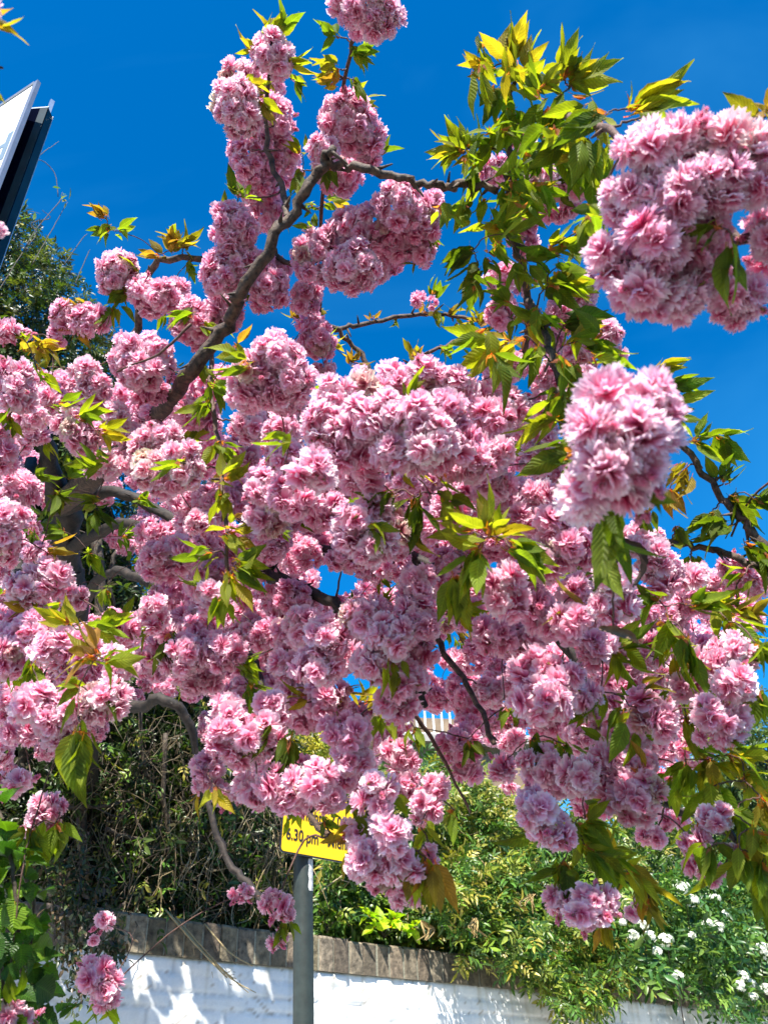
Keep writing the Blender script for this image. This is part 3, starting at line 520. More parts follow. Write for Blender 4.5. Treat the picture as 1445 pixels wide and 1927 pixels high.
# ------------------------------------------------------------------ blossom clusters (px, py, rx, ry, depth, pale)
CL = [
(690,18,55,48,1.3,.2),(718,36,36,36,1.3,.3),(642,0,30,22,1.3,.2),(513,103,39,42,1.5,.7),(452,142,36,26,1.55,.6),(508,165,26,28,1.7,0),(445,188,46,38,1.45,.9),(450,225,42,34,1.45,.8),(517,232,38,45,1.6,.2),
(470,295,40,42,1.6,0),(520,300,40,38,1.65,0),(480,345,40,36,1.65,.1),(545,320,22,30,1.75,0),(438,430,46,44,1.5,.2),(500,395,34,42,1.7,-.3),(415,510,34,42,1.5,.2),(450,505,38,40,1.52,.1),(505,545,38,40,1.55,0),(425,565,32,40,1.6,0),(485,500,34,32,1.65,0),(515,508,30,28,1.7,0),
(650,225,50,46,1.5,.2),(680,250,42,46,1.52,.1),(608,285,28,30,1.45,.4),(640,330,42,36,1.6,.1),(692,290,28,32,1.55,0),(750,385,46,48,1.5,.1),(785,410,42,44,1.55,0),(700,425,44,42,1.55,.1),(655,432,40,42,1.6,.1),(595,485,46,52,1.6,0),(665,505,50,48,1.5,.3),(745,458,42,40,1.6,0),(795,470,22,32,1.6,-.2),(812,385,24,24,1.55,.1),(718,488,34,40,1.65,-.1),(625,470,32,34,1.65,0),
(575,560,28,32,1.7,.2),(788,562,15,17,2.0,-.2),(815,572,9,17,2.0,-.2),(225,503,36,30,1.6,.7),(212,528,28,26,1.6,.2),(290,556,46,34,1.6,.2),(332,548,24,24,1.7,.3),(345,580,24,30,1.7,.2),(250,550,28,24,1.65,0),(368,610,46,44,1.6,.3),(430,592,26,30,1.6,.2),
(125,595,25,28,1.6,.5),(172,605,32,34,1.6,.1),(10,620,26,26,1.4,.5),(105,636,16,20,1.6,-.3),(52,630,10,12,1.6,-.5),(245,668,36,42,1.5,.2),(290,668,36,40,1.5,.2),(265,700,42,34,1.48,.3),(282,738,34,22,1.55,0),(325,702,17,18,1.6,.1),
(28,700,30,26,1.3,.6),(35,740,34,34,1.3,.4),(60,785,28,30,1.4,.6),(12,790,24,40,1.4,.1),(162,700,26,26,1.5,.7),(178,735,32,30,1.5,.6),(100,748,34,24,1.6,.5),(65,810,24,24,1.5,.3),(208,790,32,28,1.5,.8),(140,800,34,34,1.4,.5),(160,825,32,32,1.4,.3),(282,778,32,34,1.7,-.1),(245,825,26,28,1.5,.3),(300,822,42,26,1.45,.8),(285,880,36,36,1.3,1.3),(340,860,38,32,1.3,1.0),(310,905,40,26,1.3,.4),(195,876,42,22,1.45,.9),(240,862,30,26,1.5,.6),(345,885,32,36,1.3,.8),(270,845,26,26,1.45,.4),
(12,975,38,34,1.25,.8),(5,1010,34,32,1.25,.6),(375,982,25,28,1.4,.7),(300,1055,42,40,1.5,-.2),(345,1040,36,34,1.5,-.1),(385,1030,22,28,1.6,.1),(55,1100,40,34,1.3,.4),(95,1092,36,36,1.3,.3),(75,1042,30,18,1.4,.3),(138,1120,26,26,1.5,.2),(402,1125,30,30,1.3,.6),(290,1152,28,34,1.4,.2),(325,1190,30,32,1.45,0),(350,1235,44,40,1.3,.1),(385,1190,38,36,1.35,0),(425,1225,40,38,1.3,.1),(375,1278,50,28,1.35,-.1),(405,1160,30,26,1.4,.2),(295,1222,26,30,1.5,0),
(70,1190,42,38,1.25,.2),(35,1225,42,46,1.25,0),(105,1225,42,40,1.2,.2),(150,1225,36,36,1.2,.3),(65,1330,42,40,1.1,.6),(110,1350,44,42,1.1,.4),(155,1325,40,36,1.1,.5),(200,1320,44,40,1.1,.6),(222,1255,32,40,1.15,.7),(150,1270,40,30,1.2,.1),(10,1225,30,52,1.3,.1),(15,1330,34,40,1.5,-.1),(235,1182,24,24,1.4,0),(120,1395,36,22,1.1,.2),(40,1375,34,24,1.4,-.2),(205,1200,26,24,1.45,.1),
(80,1518,30,26,1.2,.2),(72,1548,32,26,1.2,.3),(108,1528,18,22,1.2,.3),(20,1475,32,24,1.3,.1),(60,1468,18,18,1.35,.2),(195,1738,16,20,1.6,-.2),(178,1768,12,14,1.6,-.3),(180,1830,30,32,1.3,-.3),(200,1862,32,30,1.3,-.1),(12,1908,36,26,1.0,.3),(55,1918,20,16,1.0,.2),
(515,670,50,40,1.2,.5),(555,715,36,42,1.2,.2),(480,715,46,44,1.2,.1),(525,745,50,36,1.22,.3),(460,740,34,34,1.25,.3),(600,640,32,36,1.7,-.1),(612,695,22,15,1.7,.5),(585,605,24,22,1.75,0),
(690,735,46,42,1.08,0),(745,725,44,36,1.1,0),(800,715,46,36,1.1,.1),(850,735,42,38,1.1,.2),(895,745,30,30,1.15,-.1),(625,745,38,36,1.05,.6),(615,800,46,44,1.02,.3),(655,850,44,32,1.02,-.1),(690,795,46,46,1.0,.5),(735,780,44,40,.98,.6),(790,790,46,42,.96,.7),(840,775,40,36,1.0,.2),(750,850,48,40,.98,.3),(810,830,46,42,.95,.6),(860,830,40,40,1.0,-.1),(700,890,36,30,1.05,0),(660,900,36,28,1.1,-.1),(800,870,44,32,1.0,0),(885,870,40,36,1.05,.3),(930,850,36,38,1.08,.2),(925,790,42,36,1.1,0),(965,768,34,32,1.15,.1),(935,705,32,28,1.4,-.1),(893,742,20,18,1.3,.6),(930,920,36,36,1.12,.1),(885,915,34,30,1.15,.1),
(582,885,44,36,.92,.5),(530,810,34,40,1.3,0),(540,860,32,30,1.2,0),(500,920,42,36,1.15,.1),(550,935,48,42,1.1,.1),(500,975,40,34,1.2,.1),(612,950,38,44,1.2,-.2),(660,985,38,40,1.0,.2),(705,970,36,34,1.05,0),(695,1025,52,36,1.0,.3),(740,1000,32,38,1.05,.1),(728,920,34,28,1.5,.6),(790,965,34,26,1.5,.3),(850,955,44,34,1.2,-.2),(815,990,40,28,1.3,-.1),(880,925,26,34,1.3,.5),(765,905,24,20,1.45,-.3),(450,860,34,36,1.5,-.1),(470,800,30,34,1.45,-.1),
(1020,830,32,36,1.3,.5),(1010,870,30,28,1.3,.2),(962,945,36,40,1.15,-.1),(1015,930,28,26,1.1,.6),(990,985,38,34,1.1,.3),(1040,1000,40,38,1.06,.2),(1075,1035,46,42,1.05,-.1),(1030,1055,38,34,1.05,.3),(1105,1000,26,34,1.25,.2),(945,1090,36,30,1.0,.4),(950,1130,38,30,1.0,.2),(1000,1130,32,34,1.05,-.2),(1155,1095,46,36,.95,.8),(1150,1140,42,30,.95,.3),(1090,1120,34,34,1.1,-.1),(1080,1170,44,38,1.0,.2),(1030,1170,36,34,1.06,.1),(930,1195,38,36,1.1,.1),(985,1200,36,34,1.12,-.1),(1000,1260,40,38,1.02,.1),(1060,1270,36,34,1.0,.2),(1020,1320,52,44,.98,.2),(1085,1315,40,40,1.05,.1),(1120,1220,34,34,1.1,-.1),
(785,1110,36,40,1.1,-.1),(790,1160,38,44,1.08,-.2),(690,1165,44,44,1.1,.1),(735,1200,44,40,1.06,.2),(715,1245,44,34,1.08,.2),(755,1275,44,34,1.08,.2),(745,1325,40,30,1.1,.2),(785,1225,30,40,1.12,0),
(610,1200,44,38,1.1,.3),(570,1180,34,34,1.2,.2),(540,1200,32,36,1.3,0),(600,1250,46,36,1.1,.3),(650,1235,26,30,1.15,.3),(545,1255,36,34,1.25,-.1),(560,1305,40,36,1.25,.2),(615,1320,44,40,1.2,-.2),(500,1195,28,30,1.4,-.1),(580,1345,38,28,1.3,-.2),
(425,1345,36,32,1.12,.4),(440,1385,48,42,1.1,.1),(515,1335,34,38,1.15,.2),(500,1385,36,42,1.12,0),(460,1420,44,22,1.12,.1),(650,1380,44,38,1.1,.1),(660,1425,42,34,1.1,.1),(585,1465,50,36,1.05,.5),(530,1474,46,34,1.1,.1),(480,1490,36,30,1.15,.1),(550,1500,50,26,1.1,0),(612,1494,44,28,1.1,.1),(395,1445,28,26,1.3,.3),(390,1475,28,22,1.3,.4),(430,1492,34,22,1.3,.2),(640,1465,26,28,1.15,.1),
(712,1475,32,28,1.0,.6),(705,1510,34,28,1.0,.4),(750,1425,34,30,1.35,.2),(762,1480,26,32,1.3,.2),(800,1520,34,26,1.2,0),(815,1480,24,30,1.22,.1),(868,1405,44,34,1.35,-.1),(880,1445,32,24,1.35,-.1),(940,1445,26,24,1.2,.4),(965,1470,20,18,1.25,0),
(730,1568,40,34,.98,.5),(680,1575,32,28,1.1,.3),(695,1620,42,36,1.02,.1),(755,1625,42,34,1.02,.4),(720,1655,36,24,1.05,.1),(762,1688,28,22,1.1,.3),(808,1612,22,20,1.1,.5),(795,1640,24,20,1.1,.3),(665,1555,20,20,1.2,.2),(518,1702,26,24,1.3,.2),(455,1682,26,14,1.4,.1),(520,1766,19,17,1.3,.4),(540,1725,16,16,1.3,.2),
(1215,1345,36,40,1.05,0),(1250,1355,34,40,1.05,.1),(1180,1400,42,34,1.2,.1),(1195,1440,44,24,1.15,.1),(1330,1340,36,32,1.0,.4),(1370,1360,40,34,1.0,.4),(1345,1385,36,20,1.0,.2),(1385,1285,36,32,1.0,.6),(1340,1245,34,28,1.1,.5),(1290,1290,36,32,1.1,.2),(1375,1220,36,26,1.1,.6),(1320,1300,24,22,1.2,-.2),(1400,1260,24,28,1.1,.3),
(1020,1440,40,34,1.12,.3),(1050,1475,36,28,1.12,.1),(1095,1460,38,36,1.06,.6),(1140,1440,34,34,1.1,.2),(1160,1490,42,34,1.08,.1),(1205,1490,40,36,1.06,0),(1200,1530,34,22,1.08,.1),(1010,1530,34,34,1.0,.2),(1040,1560,40,32,1.0,.5),(1000,1500,22,20,1.02,0),
(1345,1540,36,22,1.05,.4),(1305,1585,24,30,1.05,.2),(1315,1630,26,24,1.05,.2),(1350,1648,30,18,1.05,.2),(1378,1610,16,30,1.05,.3),(1230,1572,24,22,1.3,.1),(1265,1545,22,22,1.35,0),(1055,1695,30,28,1.05,.5),(1095,1710,38,30,1.0,.6),(1130,1700,30,28,1.0,.7),(1095,1735,24,14,1.0,.3),(1195,1712,20,16,1.2,.4),
(1050,290,42,36,1.5,.5),(985,255,24,30,1.55,.5),(1020,330,36,36,1.5,.6),(1085,330,34,44,1.5,-.1),(1050,380,44,40,1.55,.1),(990,390,36,36,1.6,-.1),(1120,350,26,24,1.5,.3),(930,320,28,26,1.65,.1),(955,530,42,36,1.6,-.1),(1085,545,38,36,1.5,.1),(1075,590,42,34,1.5,-.2),(940,590,28,30,1.65,0),(1030,640,36,30,1.6,-.1),(1140,630,28,24,1.4,.6),(1155,672,24,22,1.4,.3),(1090,670,38,30,1.5,.1),(1040,710,40,34,1.5,-.1),(965,690,28,26,1.5,0),(985,450,30,30,1.65,-.1),(1020,760,30,30,1.5,0),(1095,720,28,28,1.45,.1),
(1215,290,58,52,.75,.7),(1290,270,60,48,.75,.8),(1385,265,62,52,.74,1.1),(1430,330,56,60,.74,.9),(1190,380,56,54,.76,.2),(1265,370,62,56,.74,.5),(1340,345,60,52,.73,.6),(1235,455,60,56,.74,-.1),(1310,440,52,50,.76,-.3),(1150,483,46,42,.78,.2),(1215,540,62,50,.76,-.1),(1275,560,48,44,.77,0),(1300,500,46,44,.78,-.1),(1230,590,40,26,.76,0),(1385,555,52,46,.78,.1),(1430,580,30,36,.78,0),(1370,600,32,22,.78,0),(1445,440,36,52,.76,.5),(1440,500,30,34,.80,-.3),
(1145,750,48,46,.62,.8),(1215,745,60,42,.62,.7),(1125,810,48,46,.61,1.0),(1190,810,60,52,.60,.4),(1245,800,36,50,.62,.4),(1150,870,54,48,.60,.7),(1225,880,48,48,.61,.1),(1100,925,46,46,.63,.3),(1210,930,52,34,.62,0),
(1215,1040,38,40,1.2,.5),(1245,1080,36,46,1.2,.1),(1195,1005,26,22,1.25,.4),(1235,1015,26,18,1.3,.5),(1305,1085,30,28,1.25,.8),(1345,1100,28,26,1.4,.5),(1395,1085,36,26,1.35,.1),(1375,1060,26,16,1.35,.3),(1430,1095,24,32,1.35,-.1),(1200,1225,44,38,1.3,.2),(1160,1180,30,28,1.3,.1),(1165,1275,44,38,1.3,-.1),(1140,1340,36,36,1.4,-.1),(1095,1385,34,32,1.4,0),(1240,1260,24,24,1.4,.3),(1210,1290,34,28,1.4,.1),
(2,430,13,34,.9,.8),(-4,30,16,42,.7,1),(-30,850,60,60,1.3,.1),
]
MASS = [(0,690),(200,720),(330,770),(430,680),(560,720),(640,730),(880,730),(1000,790),(1060,900),(1130,1010),(1290,1070),(1400,1130),(1420,1290),(1300,1430),(1240,1520),(1100,1490),(1000,1400),(850,1380),(780,1420),(640,1500),(400,1450),(290,1290),(260,1150),(0,1420)]
HOLES = [(680,1285,46),(575,1395,50),(150,1000,95),(215,1100,80),(240,935,55),(110,880,45),(330,1400,95),(1170,960,60),(800,1370,30)]
fill = []; tries = 0
while len(fill) < 380 and tries < 60000:
    tries += 1; x, y = rng.uniform(-20, 1420), rng.uniform(690, 1520)
    if not inpoly(np.array([x]), np.array([y]), MASS)[0]: continue
    if any((x-a)**2+(y-b)**2 < (c+24)**2 for a, b, c in HOLES): continue
    d = rng.uniform(1.5, 2.5)
    if any((x-f[0])**2+(y-f[1])**2 < 25**2 for f in fill): continue
    r = rng.uniform(.036, .058)*FPX/d; fill.append((x, y, r, r*rng.uniform(.75, 1.1), d, rng.uniform(-.3, .35)))
def to_px(p):
    v = np.asarray(p)-CAM; d = v @ cF; return CX+FPX*(v @ cR)/d, CY-FPX*(v @ cU)/d, d
tsun = np.array(to_sun); shade_clusters = []; tries = 0
while len(shade_clusters) < 210 and tries < 20000:      # blossom clusters added along sun rays to shade the wall and hedge
    tries += 1; lowr = len(shade_clusters) < 115; q = on_wall(rng.uniform(-120, 545), rng.uniform(1690, 2080) if lowr else rng.uniform(1330, 1700))+tsun*rng.uniform(.6, 2.6); x, y, d = to_px(q)
    if d < 1.9 or not inpoly(np.array([x]), np.array([y]), [(-60, 720), (250, 740), (420, 740), (700, 800), (760, 1100), (760, 1400), (560, 1500), (330, 1330), (-60, 1500)])[0]: continue
    if any((x-a)**2+(y-b)**2 < (c*(1 if c < 55 else .65))**2 for a, b, c in HOLES): continue
    r = rng.uniform(.045, .07)*FPX/d; shade_clusters.append((x, y, r, r*rng.uniform(.8, 1.1), d, rng.uniform(-.3, .2)))
fill += shade_clusters
ALL = [(*c, 0) for c in CL]+[(*c, 1) for c in fill]
def cluster(mb, px, py, rx, ry, d, pale):
    c = at(px, py, d); RX, RY = rx/FPX*d, ry/FPX*d; RZ = .9*math.sqrt(RX*RY)
    rf = .0205; lod = 2 if d < .9 else (1 if d < 1.75 else 0)
    Rm_ = (RX*RY*RZ)**(1/3)
    sc0 = rng.uniform(.80, .94)*min(1.0, max(.48, min(RX, RY)/.022))*(1.28 if d < .7 else 1.1 if d < .9 else 1)
    n = max(1, int(4.6*(max(Rm_-.006, .002)/(rf*sc0))**2)+ (1 if Rm_ > .02 else 0))
    if n <= 2: n = 2
    i = np.arange(n)+.5; ph = np.arccos(1-2*i/n); th = math.pi*(1+5**.5)*i+rng.uniform(0, 6.28)
    nn = np.stack([np.sin(ph)*np.cos(th), np.sin(ph)*np.sin(th), np.cos(ph)], -1); nn = nrm(nn+rng.normal(0, .20, nn.shape))
    q, _ = np.linalg.qr(rng.normal(size=(3, 3))); nn = nn @ q.T
    Bz = np.stack([cR, cU, -cF], -1)
    inn = .022*sc0*.62
    rad_ = np.clip(np.array([RX, RY, RZ])-inn, .001, None)*rng.uniform(.76, 1.14, (n, 1))
    pos = c+(nn*rad_) @ Bz.T
    wn = nrm((nn*np.array([1/max(RX, .01), 1/max(RY, .01), 1/RZ])) @ Bz.T)
    keep = wn @ nrm(CAM-c) > -.62
    wn = nrm(wn+rng.normal(0, .22, wn.shape)+np.array([0, 0, -.08])); pos, wn = pos[keep], wn[keep]; n = len(pos)
    Rm = frames(wn); sc = sc0*rng.uniform(.85, 1.12, n); var = rng.integers(0, 5, n)
    p = pale+rng.normal(0, .15, n)
    p += rng.choice([-.25, 0, .25]); tint = np.stack([1+.05*p.clip(0, 1), 1+.20*p, 1+.11*p], -1)
    brown = rng.random(n) < .02; tint[brown] *= (.80, .95, .70)
    if pale > 1: tint[:, 2] *= .93; tint[:, 1] *= 1.03
    for v in range(5):
        s = var == v
        Pq, Fq, Cq, Uq = FLOWERS[lod][v]; scatter(mb, (Pq, Fq, Cq, Uq), pos[s], Rm[s], sc[s], tint[s])
    # closed buds on their stalks between the open flowers
    m_ = int(rng.integers(0, 4)) if d < 1.75 else 0
    if m_:
        bd = nrm(rng.normal(size=(m_, 3))+np.array([0, -.2, -.35])); bp = c+bd*Rm_*1.02
        scatter(mb, FLOWERS[lod][0], bp, frames(bd), np.tile([[.20, .20, .45]], (m_, 1))*rng.uniform(.7, 1.1, (m_, 1)), np.tile([[.92, .55, .66]], (m_, 1)))
        for p_, d_ in zip(bp, bd): tube(mb, [c+d_*Rm_*.3, p_-d_*.002+rng.normal(0, .002, 3), p_+d_*.005], [.0009, .0009, .0022], 5, 3, 0, (.30, .22, .06))
    return c
order = sorted(range(len(ALL)), key=lambda i: -ALL[i][2]*ALL[i][3]*(.4 if ALL[i][6] else 1))
main = set(order[:99]); rest = MB(); targets = []
for i, c in enumerate(ALL):
    if i in main:
        mb = MB(); cen = cluster(mb, *c[:6]); mb.build('blossom_cluster', MAT_PETAL, tree, center=True)
    else: cen = cluster(rest, *c[:6])
    targets.append((cen, .0035))
rest.build('blossom_mass', MAT_PETAL, tree, kind='stuff', label='smaller and farther pink blossom clusters')

# ------------------------------------------------------------------ leaf sprays (px, py, depth, n, leaf length m, direction deg in picture (0 right, 90 up), spread, palette)
PAL = {'g': [(.18, .25, .025), (.14, .21, .02), (.25, .30, .03)], 'y': [(.30, .31, .03), (.26, .29, .03), (.36, .28, .04)], 'o': [(.34, .19, .05), (.29, .21, .04), (.24, .21, .03)], 'd': [(.09, .14, .016), (.13, .17, .02), (.12, .18, .022)]}
LS = [
(70,900,2.2,6,.08,0,1.0,'d'),(130,900,2.3,6,.08,60,1.0,'g'),(180,960,2.4,7,.08,-60,1.0,'d'),(230,1010,2.4,7,.08,0,1.0,'g'),(120,1000,2.4,7,.08,180,1.0,'d'),(170,1040,2.4,7,.09,-60,1.0,'g'),(250,1060,2.3,6,.08,0,1.0,'d'),(60,1000,2.2,6,.08,-90,1.0,'d'),(200,1110,2.3,7,.08,-90,1.0,'g'),(130,1120,2.3,6,.08,120,1.0,'d'),(260,940,2.4,6,.08,0,1.0,'g'),(290,1100,2.2,6,.08,-40,1.0,'d'),
(955,120,1.22,6,.075,95,.8,'y'),(985,140,1.2,5,.07,60,.8,'y'),(920,130,1.22,5,.07,160,.6,'y'),(1060,150,1.15,6,.08,60,.8,'y'),(1075,160,1.15,4,.08,20,.5,'y'),(1030,200,1.15,5,.08,-80,.7,'g'),(960,210,1.25,6,.075,-100,.7,'g'),(940,170,1.25,3,.07,-120,.5,'g'),
(1180,205,1.0,6,.085,30,.5,'y'),(1140,215,1.0,3,.08,200,.4,'d'),(870,290,1.3,5,.07,165,.5,'y'),(880,280,1.3,4,.06,100,.6,'g'),(900,310,1.35,5,.07,-110,.8,'g'),(930,280,1.3,5,.07,60,.9,'g'),(985,290,1.3,5,.07,-20,.9,'g'),(960,340,1.3,6,.07,-80,.9,'g'),
(1100,260,1.1,5,.08,-90,.6,'g'),(1060,250,1.1,4,.09,-130,.5,'d'),(1120,300,1.15,5,.08,-100,.5,'g'),(880,380,1.35,5,.08,-120,.5,'g'),(930,400,1.35,5,.08,-70,.8,'g'),(980,370,1.3,5,.08,-30,.6,'y'),(950,440,1.3,5,.08,60,.9,'g'),(890,470,1.35,4,.075,200,.5,'d'),
(900,500,1.35,3,.08,-120,.4,'d'),(1030,470,1.35,5,.07,20,.7,'y'),(1050,500,1.3,5,.07,-30,.7,'g'),(980,490,1.3,5,.07,-60,.9,'g'),(1030,540,1.3,5,.08,0,.6,'g'),(960,570,1.3,4,.07,150,.8,'g'),(1010,590,1.25,5,.08,-60,.6,'g'),
(960,640,1.15,4,.09,195,.35,'y'),(1060,610,1.2,6,.085,10,.35,'d'),(1100,640,1.15,5,.08,-30,.4,'g'),(1010,650,1.15,5,.075,-110,.5,'g'),(1080,690,1.1,4,.08,-70,.4,'g'),(1060,740,1.1,5,.075,-120,.6,'g'),(1040,790,1.05,3,.085,200,.35,'y'),(1090,780,1.0,4,.07,-100,.8,'d'),(1080,850,.9,3,.08,190,.3,'d'),
(1150,930,.66,3,.075,-85,.25,'d'),(1210,925,.62,1,.05,-20,.2,'d'),(1130,1000,.8,3,.07,-60,.5,'d'),(1380,460,.72,3,.075,-95,.3,'d'),(1360,430,.72,2,.06,200,.5,'d'),(1440,220,.85,3,.06,120,.8,'o'),(1210,220,.95,3,.07,-40,.6,'g'),(1120,400,.95,2,.05,200,.5,'d'),
(1230,700,1.35,4,.065,30,.4,'y'),(1260,740,1.35,5,.07,15,.35,'g'),(1270,780,1.33,3,.06,-20,.4,'g'),(1300,830,1.3,6,.07,10,.8,'g'),(1345,820,1.3,5,.075,-25,.6,'g'),(1290,880,1.3,5,.07,-120,.6,'o'),(1260,920,1.3,5,.06,-100,.7,'o'),(1360,910,1.28,4,.06,60,.7,'d'),(1380,930,1.27,5,.075,-60,1.0,'d'),(1340,960,1.28,5,.07,-120,.6,'d'),
(1420,940,1.25,4,.07,-10,.6,'d'),(1370,990,1.27,5,.075,195,.5,'d'),(1400,1020,1.25,4,.08,-40,.5,'d'),(1440,1040,1.22,5,.07,-60,.8,'d'),(1400,1080,1.2,3,.06,200,.5,'g'),
(510,70,1.5,6,.065,80,.7,'y'),(480,95,1.5,4,.06,150,.5,'y'),(545,110,1.5,3,.06,-20,.6,'y'),(465,155,1.45,5,.055,-10,.6,'y'),(490,190,1.45,4,.055,-40,.6,'y'),(548,150,1.55,3,.055,-50,.6,'g'),
(640,70,1.4,4,.05,150,.6,'g'),(665,100,1.4,7,.055,10,.9,'g'),(640,130,1.42,5,.05,200,.8,'o'),(630,155,1.45,6,.055,150,.7,'y'),(665,150,1.45,4,.05,-50,.6,'g'),(670,185,1.5,3,.05,0,.6,'y'),(680,95,1.4,4,.05,-60,.5,'g'),
(565,290,1.6,4,.055,110,.6,'y'),(570,320,1.6,4,.075,-100,.4,'g'),(590,390,1.65,5,.05,170,.6,'g'),(605,380,1.65,3,.05,10,.5,'g'),(450,370,1.5,6,.055,120,.7,'g'),(430,400,1.5,5,.055,-70,.8,'g'),(590,430,1.6,4,.05,140,.7,'g'),(690,485,1.5,3,.05,-60,.5,'d'),
(200,410,1.7,6,.055,140,.7,'o'),(205,430,1.7,5,.055,-140,.6,'g'),(225,435,1.7,4,.05,0,.8,'g'),(325,470,1.75,7,.055,90,.9,'o'),(345,465,1.75,5,.055,30,.8,'o'),(300,480,1.75,4,.055,170,.6,'o'),(355,495,1.75,4,.055,-60,.6,'g'),(335,455,1.75,5,.05,120,.9,'y'),
(260,515,1.6,4,.06,140,.6,'y'),(235,545,1.6,6,.06,-140,.8,'g'),(215,580,1.6,4,.065,-90,.6,'g'),(150,575,1.6,5,.05,160,.8,'o'),(140,620,1.6,6,.05,-50,1.0,'o'),(360,590,1.55,5,.06,190,.5,'g'),(385,610,1.55,4,.055,-60,.7,'g'),(75,650,1.5,7,.06,-30,.9,'o'),(70,690,1.45,5,.055,-40,.8,'g'),(45,660,1.5,4,.05,30,.8,'o'),
(560,600,1.8,7,.05,100,1.0,'o'),(590,585,1.8,6,.05,20,.9,'o'),(620,640,1.85,5,.05,0,.9,'y'),(660,680,1.9,7,.05,60,1.0,'o'),(555,640,1.75,5,.055,-100,.7,'o'),(570,660,1.75,5,.05,200,.8,'y'),(700,600,2.0,3,.04,90,.8,'o'),(745,598,2.03,3,.04,-90,.8,'g'),(800,590,2.05,3,.04,80,.8,'o'),(850,592,2.05,5,.045,60,1.0,'o'),(900,605,2.0,7,.05,60,1.0,'o'),(930,615,2.0,7,.05,0,1.0,'o'),(780,672,1.95,5,.05,110,.8,'o'),(830,655,1.98,4,.045,-30,.9,'g'),(900,630,2.0,6,.05,-60,1.0,'g'),
(465,680,1.15,5,.06,180,.6,'g'),(440,650,1.4,5,.06,-30,.8,'o'),(400,720,1.4,5,.065,-80,.9,'g'),(390,760,1.4,5,.06,200,.8,'g'),(415,830,1.35,6,.06,-60,.9,'g'),(420,900,1.25,6,.06,30,.8,'y'),(420,930,1.25,5,.055,-90,.8,'y'),(430,1000,1.2,7,.06,-20,.9,'y'),(445,1060,1.15,8,.07,-10,.9,'g'),(430,1080,1.15,6,.07,-90,.7,'y'),(425,1120,1.15,5,.07,-100,.6,'g'),(400,1040,1.2,5,.06,190,.6,'g'),(370,680,1.5,5,.06,-60,.8,'g'),
(545,830,1.1,3,.05,190,.5,'g'),(600,760,1.3,4,.05,-40,.8,'g'),(765,885,1.3,6,.05,10,.9,'y'),(780,935,1.05,6,.075,-90,.6,'d'),(740,930,1.05,4,.06,190,.6,'d'),(830,930,1.1,5,.06,-40,.6,'g'),(700,990,.98,4,.05,-40,.8,'g'),
(920,1010,.95,7,.075,90,1.0,'y'),(960,1030,.93,6,.075,-20,.5,'g'),(900,1030,.95,6,.075,-110,.5,'g'),(890,1000,.97,5,.065,165,.6,'y'),(860,1080,1.0,4,.075,-95,.4,'g'),(870,1150,1.2,6,.055,-30,.9,'y'),(830,1160,1.2,4,.05,180,.8,'g'),(945,1230,1.4,5,.05,80,.9,'g'),
(130,1175,1.2,5,.06,150,.6,'y'),(180,1170,1.3,5,.07,10,.5,'g'),(180,1235,1.0,7,.06,150,.9,'o'),(195,1240,1.0,5,.06,0,.9,'g'),(60,1250,1.15,5,.06,-100,.7,'g'),(150,1290,1.05,4,.06,190,.7,'g'),(150,1375,1.0,7,.085,-90,.45,'g'),(90,1040,1.3,4,.05,0,.9,'o'),(60,1150,1.3,4,.06,150,.8,'o'),(30,1270,1.3,4,.055,-90,.8,'g'),
(500,1360,1.1,4,.065,-95,.5,'d'),(545,1390,1.1,5,.085,-95,.4,'d'),(470,1290,1.3,6,.08,-60,.8,'d'),(450,1250,1.3,5,.06,0,.9,'g'),(320,1190,1.3,4,.075,-95,.4,'d'),(405,1480,1.2,4,.05,-60,.9,'y'),(690,1320,1.3,6,.055,60,1.0,'y'),(720,1340,1.3,5,.055,-40,.9,'g'),(780,1370,1.3,4,.05,-80,.8,'g'),(740,1240,1.05,3,.05,-80,.5,'g'),
(545,1538,1.9,2,.05,-100,.3,'g'),(610,1545,1.35,2,.05,-60,.8,'d'),(660,1510,1.1,3,.05,-80,.7,'g'),(790,1600,1.05,6,.07,-80,.5,'g'),(800,1620,1.02,5,.075,-95,.4,'o'),(735,1500,1.1,4,.05,-40,.9,'g'),(855,1525,1.2,3,.06,-90,.5,'g'),(790,1555,1.15,4,.05,-60,.8,'g'),
(60,1560,1.1,5,.065,-80,.5,'g'),(105,1550,1.15,5,.07,-90,.4,'g'),(195,1880,1.3,4,.055,-100,.6,'g'),(535,1740,1.3,4,.05,-70,.6,'g'),(180,940,1.4,6,.06,180,.8,'g'),(190,810,1.4,6,.06,-10,.8,'y'),(195,870,1.35,6,.06,170,.8,'g'),(340,870,1.25,3,.055,190,.6,'g'),(110,760,1.4,5,.06,-30,.8,'g'),(150,790,1.35,5,.06,10,.5,'g'),(20,780,1.3,4,.06,-100,.6,'g'),(100,930,1.4,5,.06,-60,.9,'d'),
(1180,1340,1.0,3,.07,-120,.4,'g'),(1120,1300,1.05,4,.065,-110,.5,'g'),(1160,1220,1.1,6,.065,-20,.9,'g'),(1250,1170,1.1,6,.08,-80,.8,'g'),(1300,1140,1.15,7,.07,10,.9,'g'),(1240,1130,1.15,5,.07,180,.6,'d'),(1290,1200,1.05,4,.08,-90,.4,'g'),(1270,1220,1.1,5,.06,-50,.9,'y'),(1340,1140,1.2,7,.06,-20,.9,'y'),(1390,1150,1.2,7,.06,0,1.0,'o'),(1370,1170,1.15,6,.065,-50,.7,'g'),(1420,1210,1.1,6,.065,-60,.8,'g'),(1430,1300,1.05,4,.065,-90,.5,'g'),(1290,1350,1.1,5,.06,-60,.8,'y'),(1270,1300,1.15,5,.055,-100,.8,'g'),
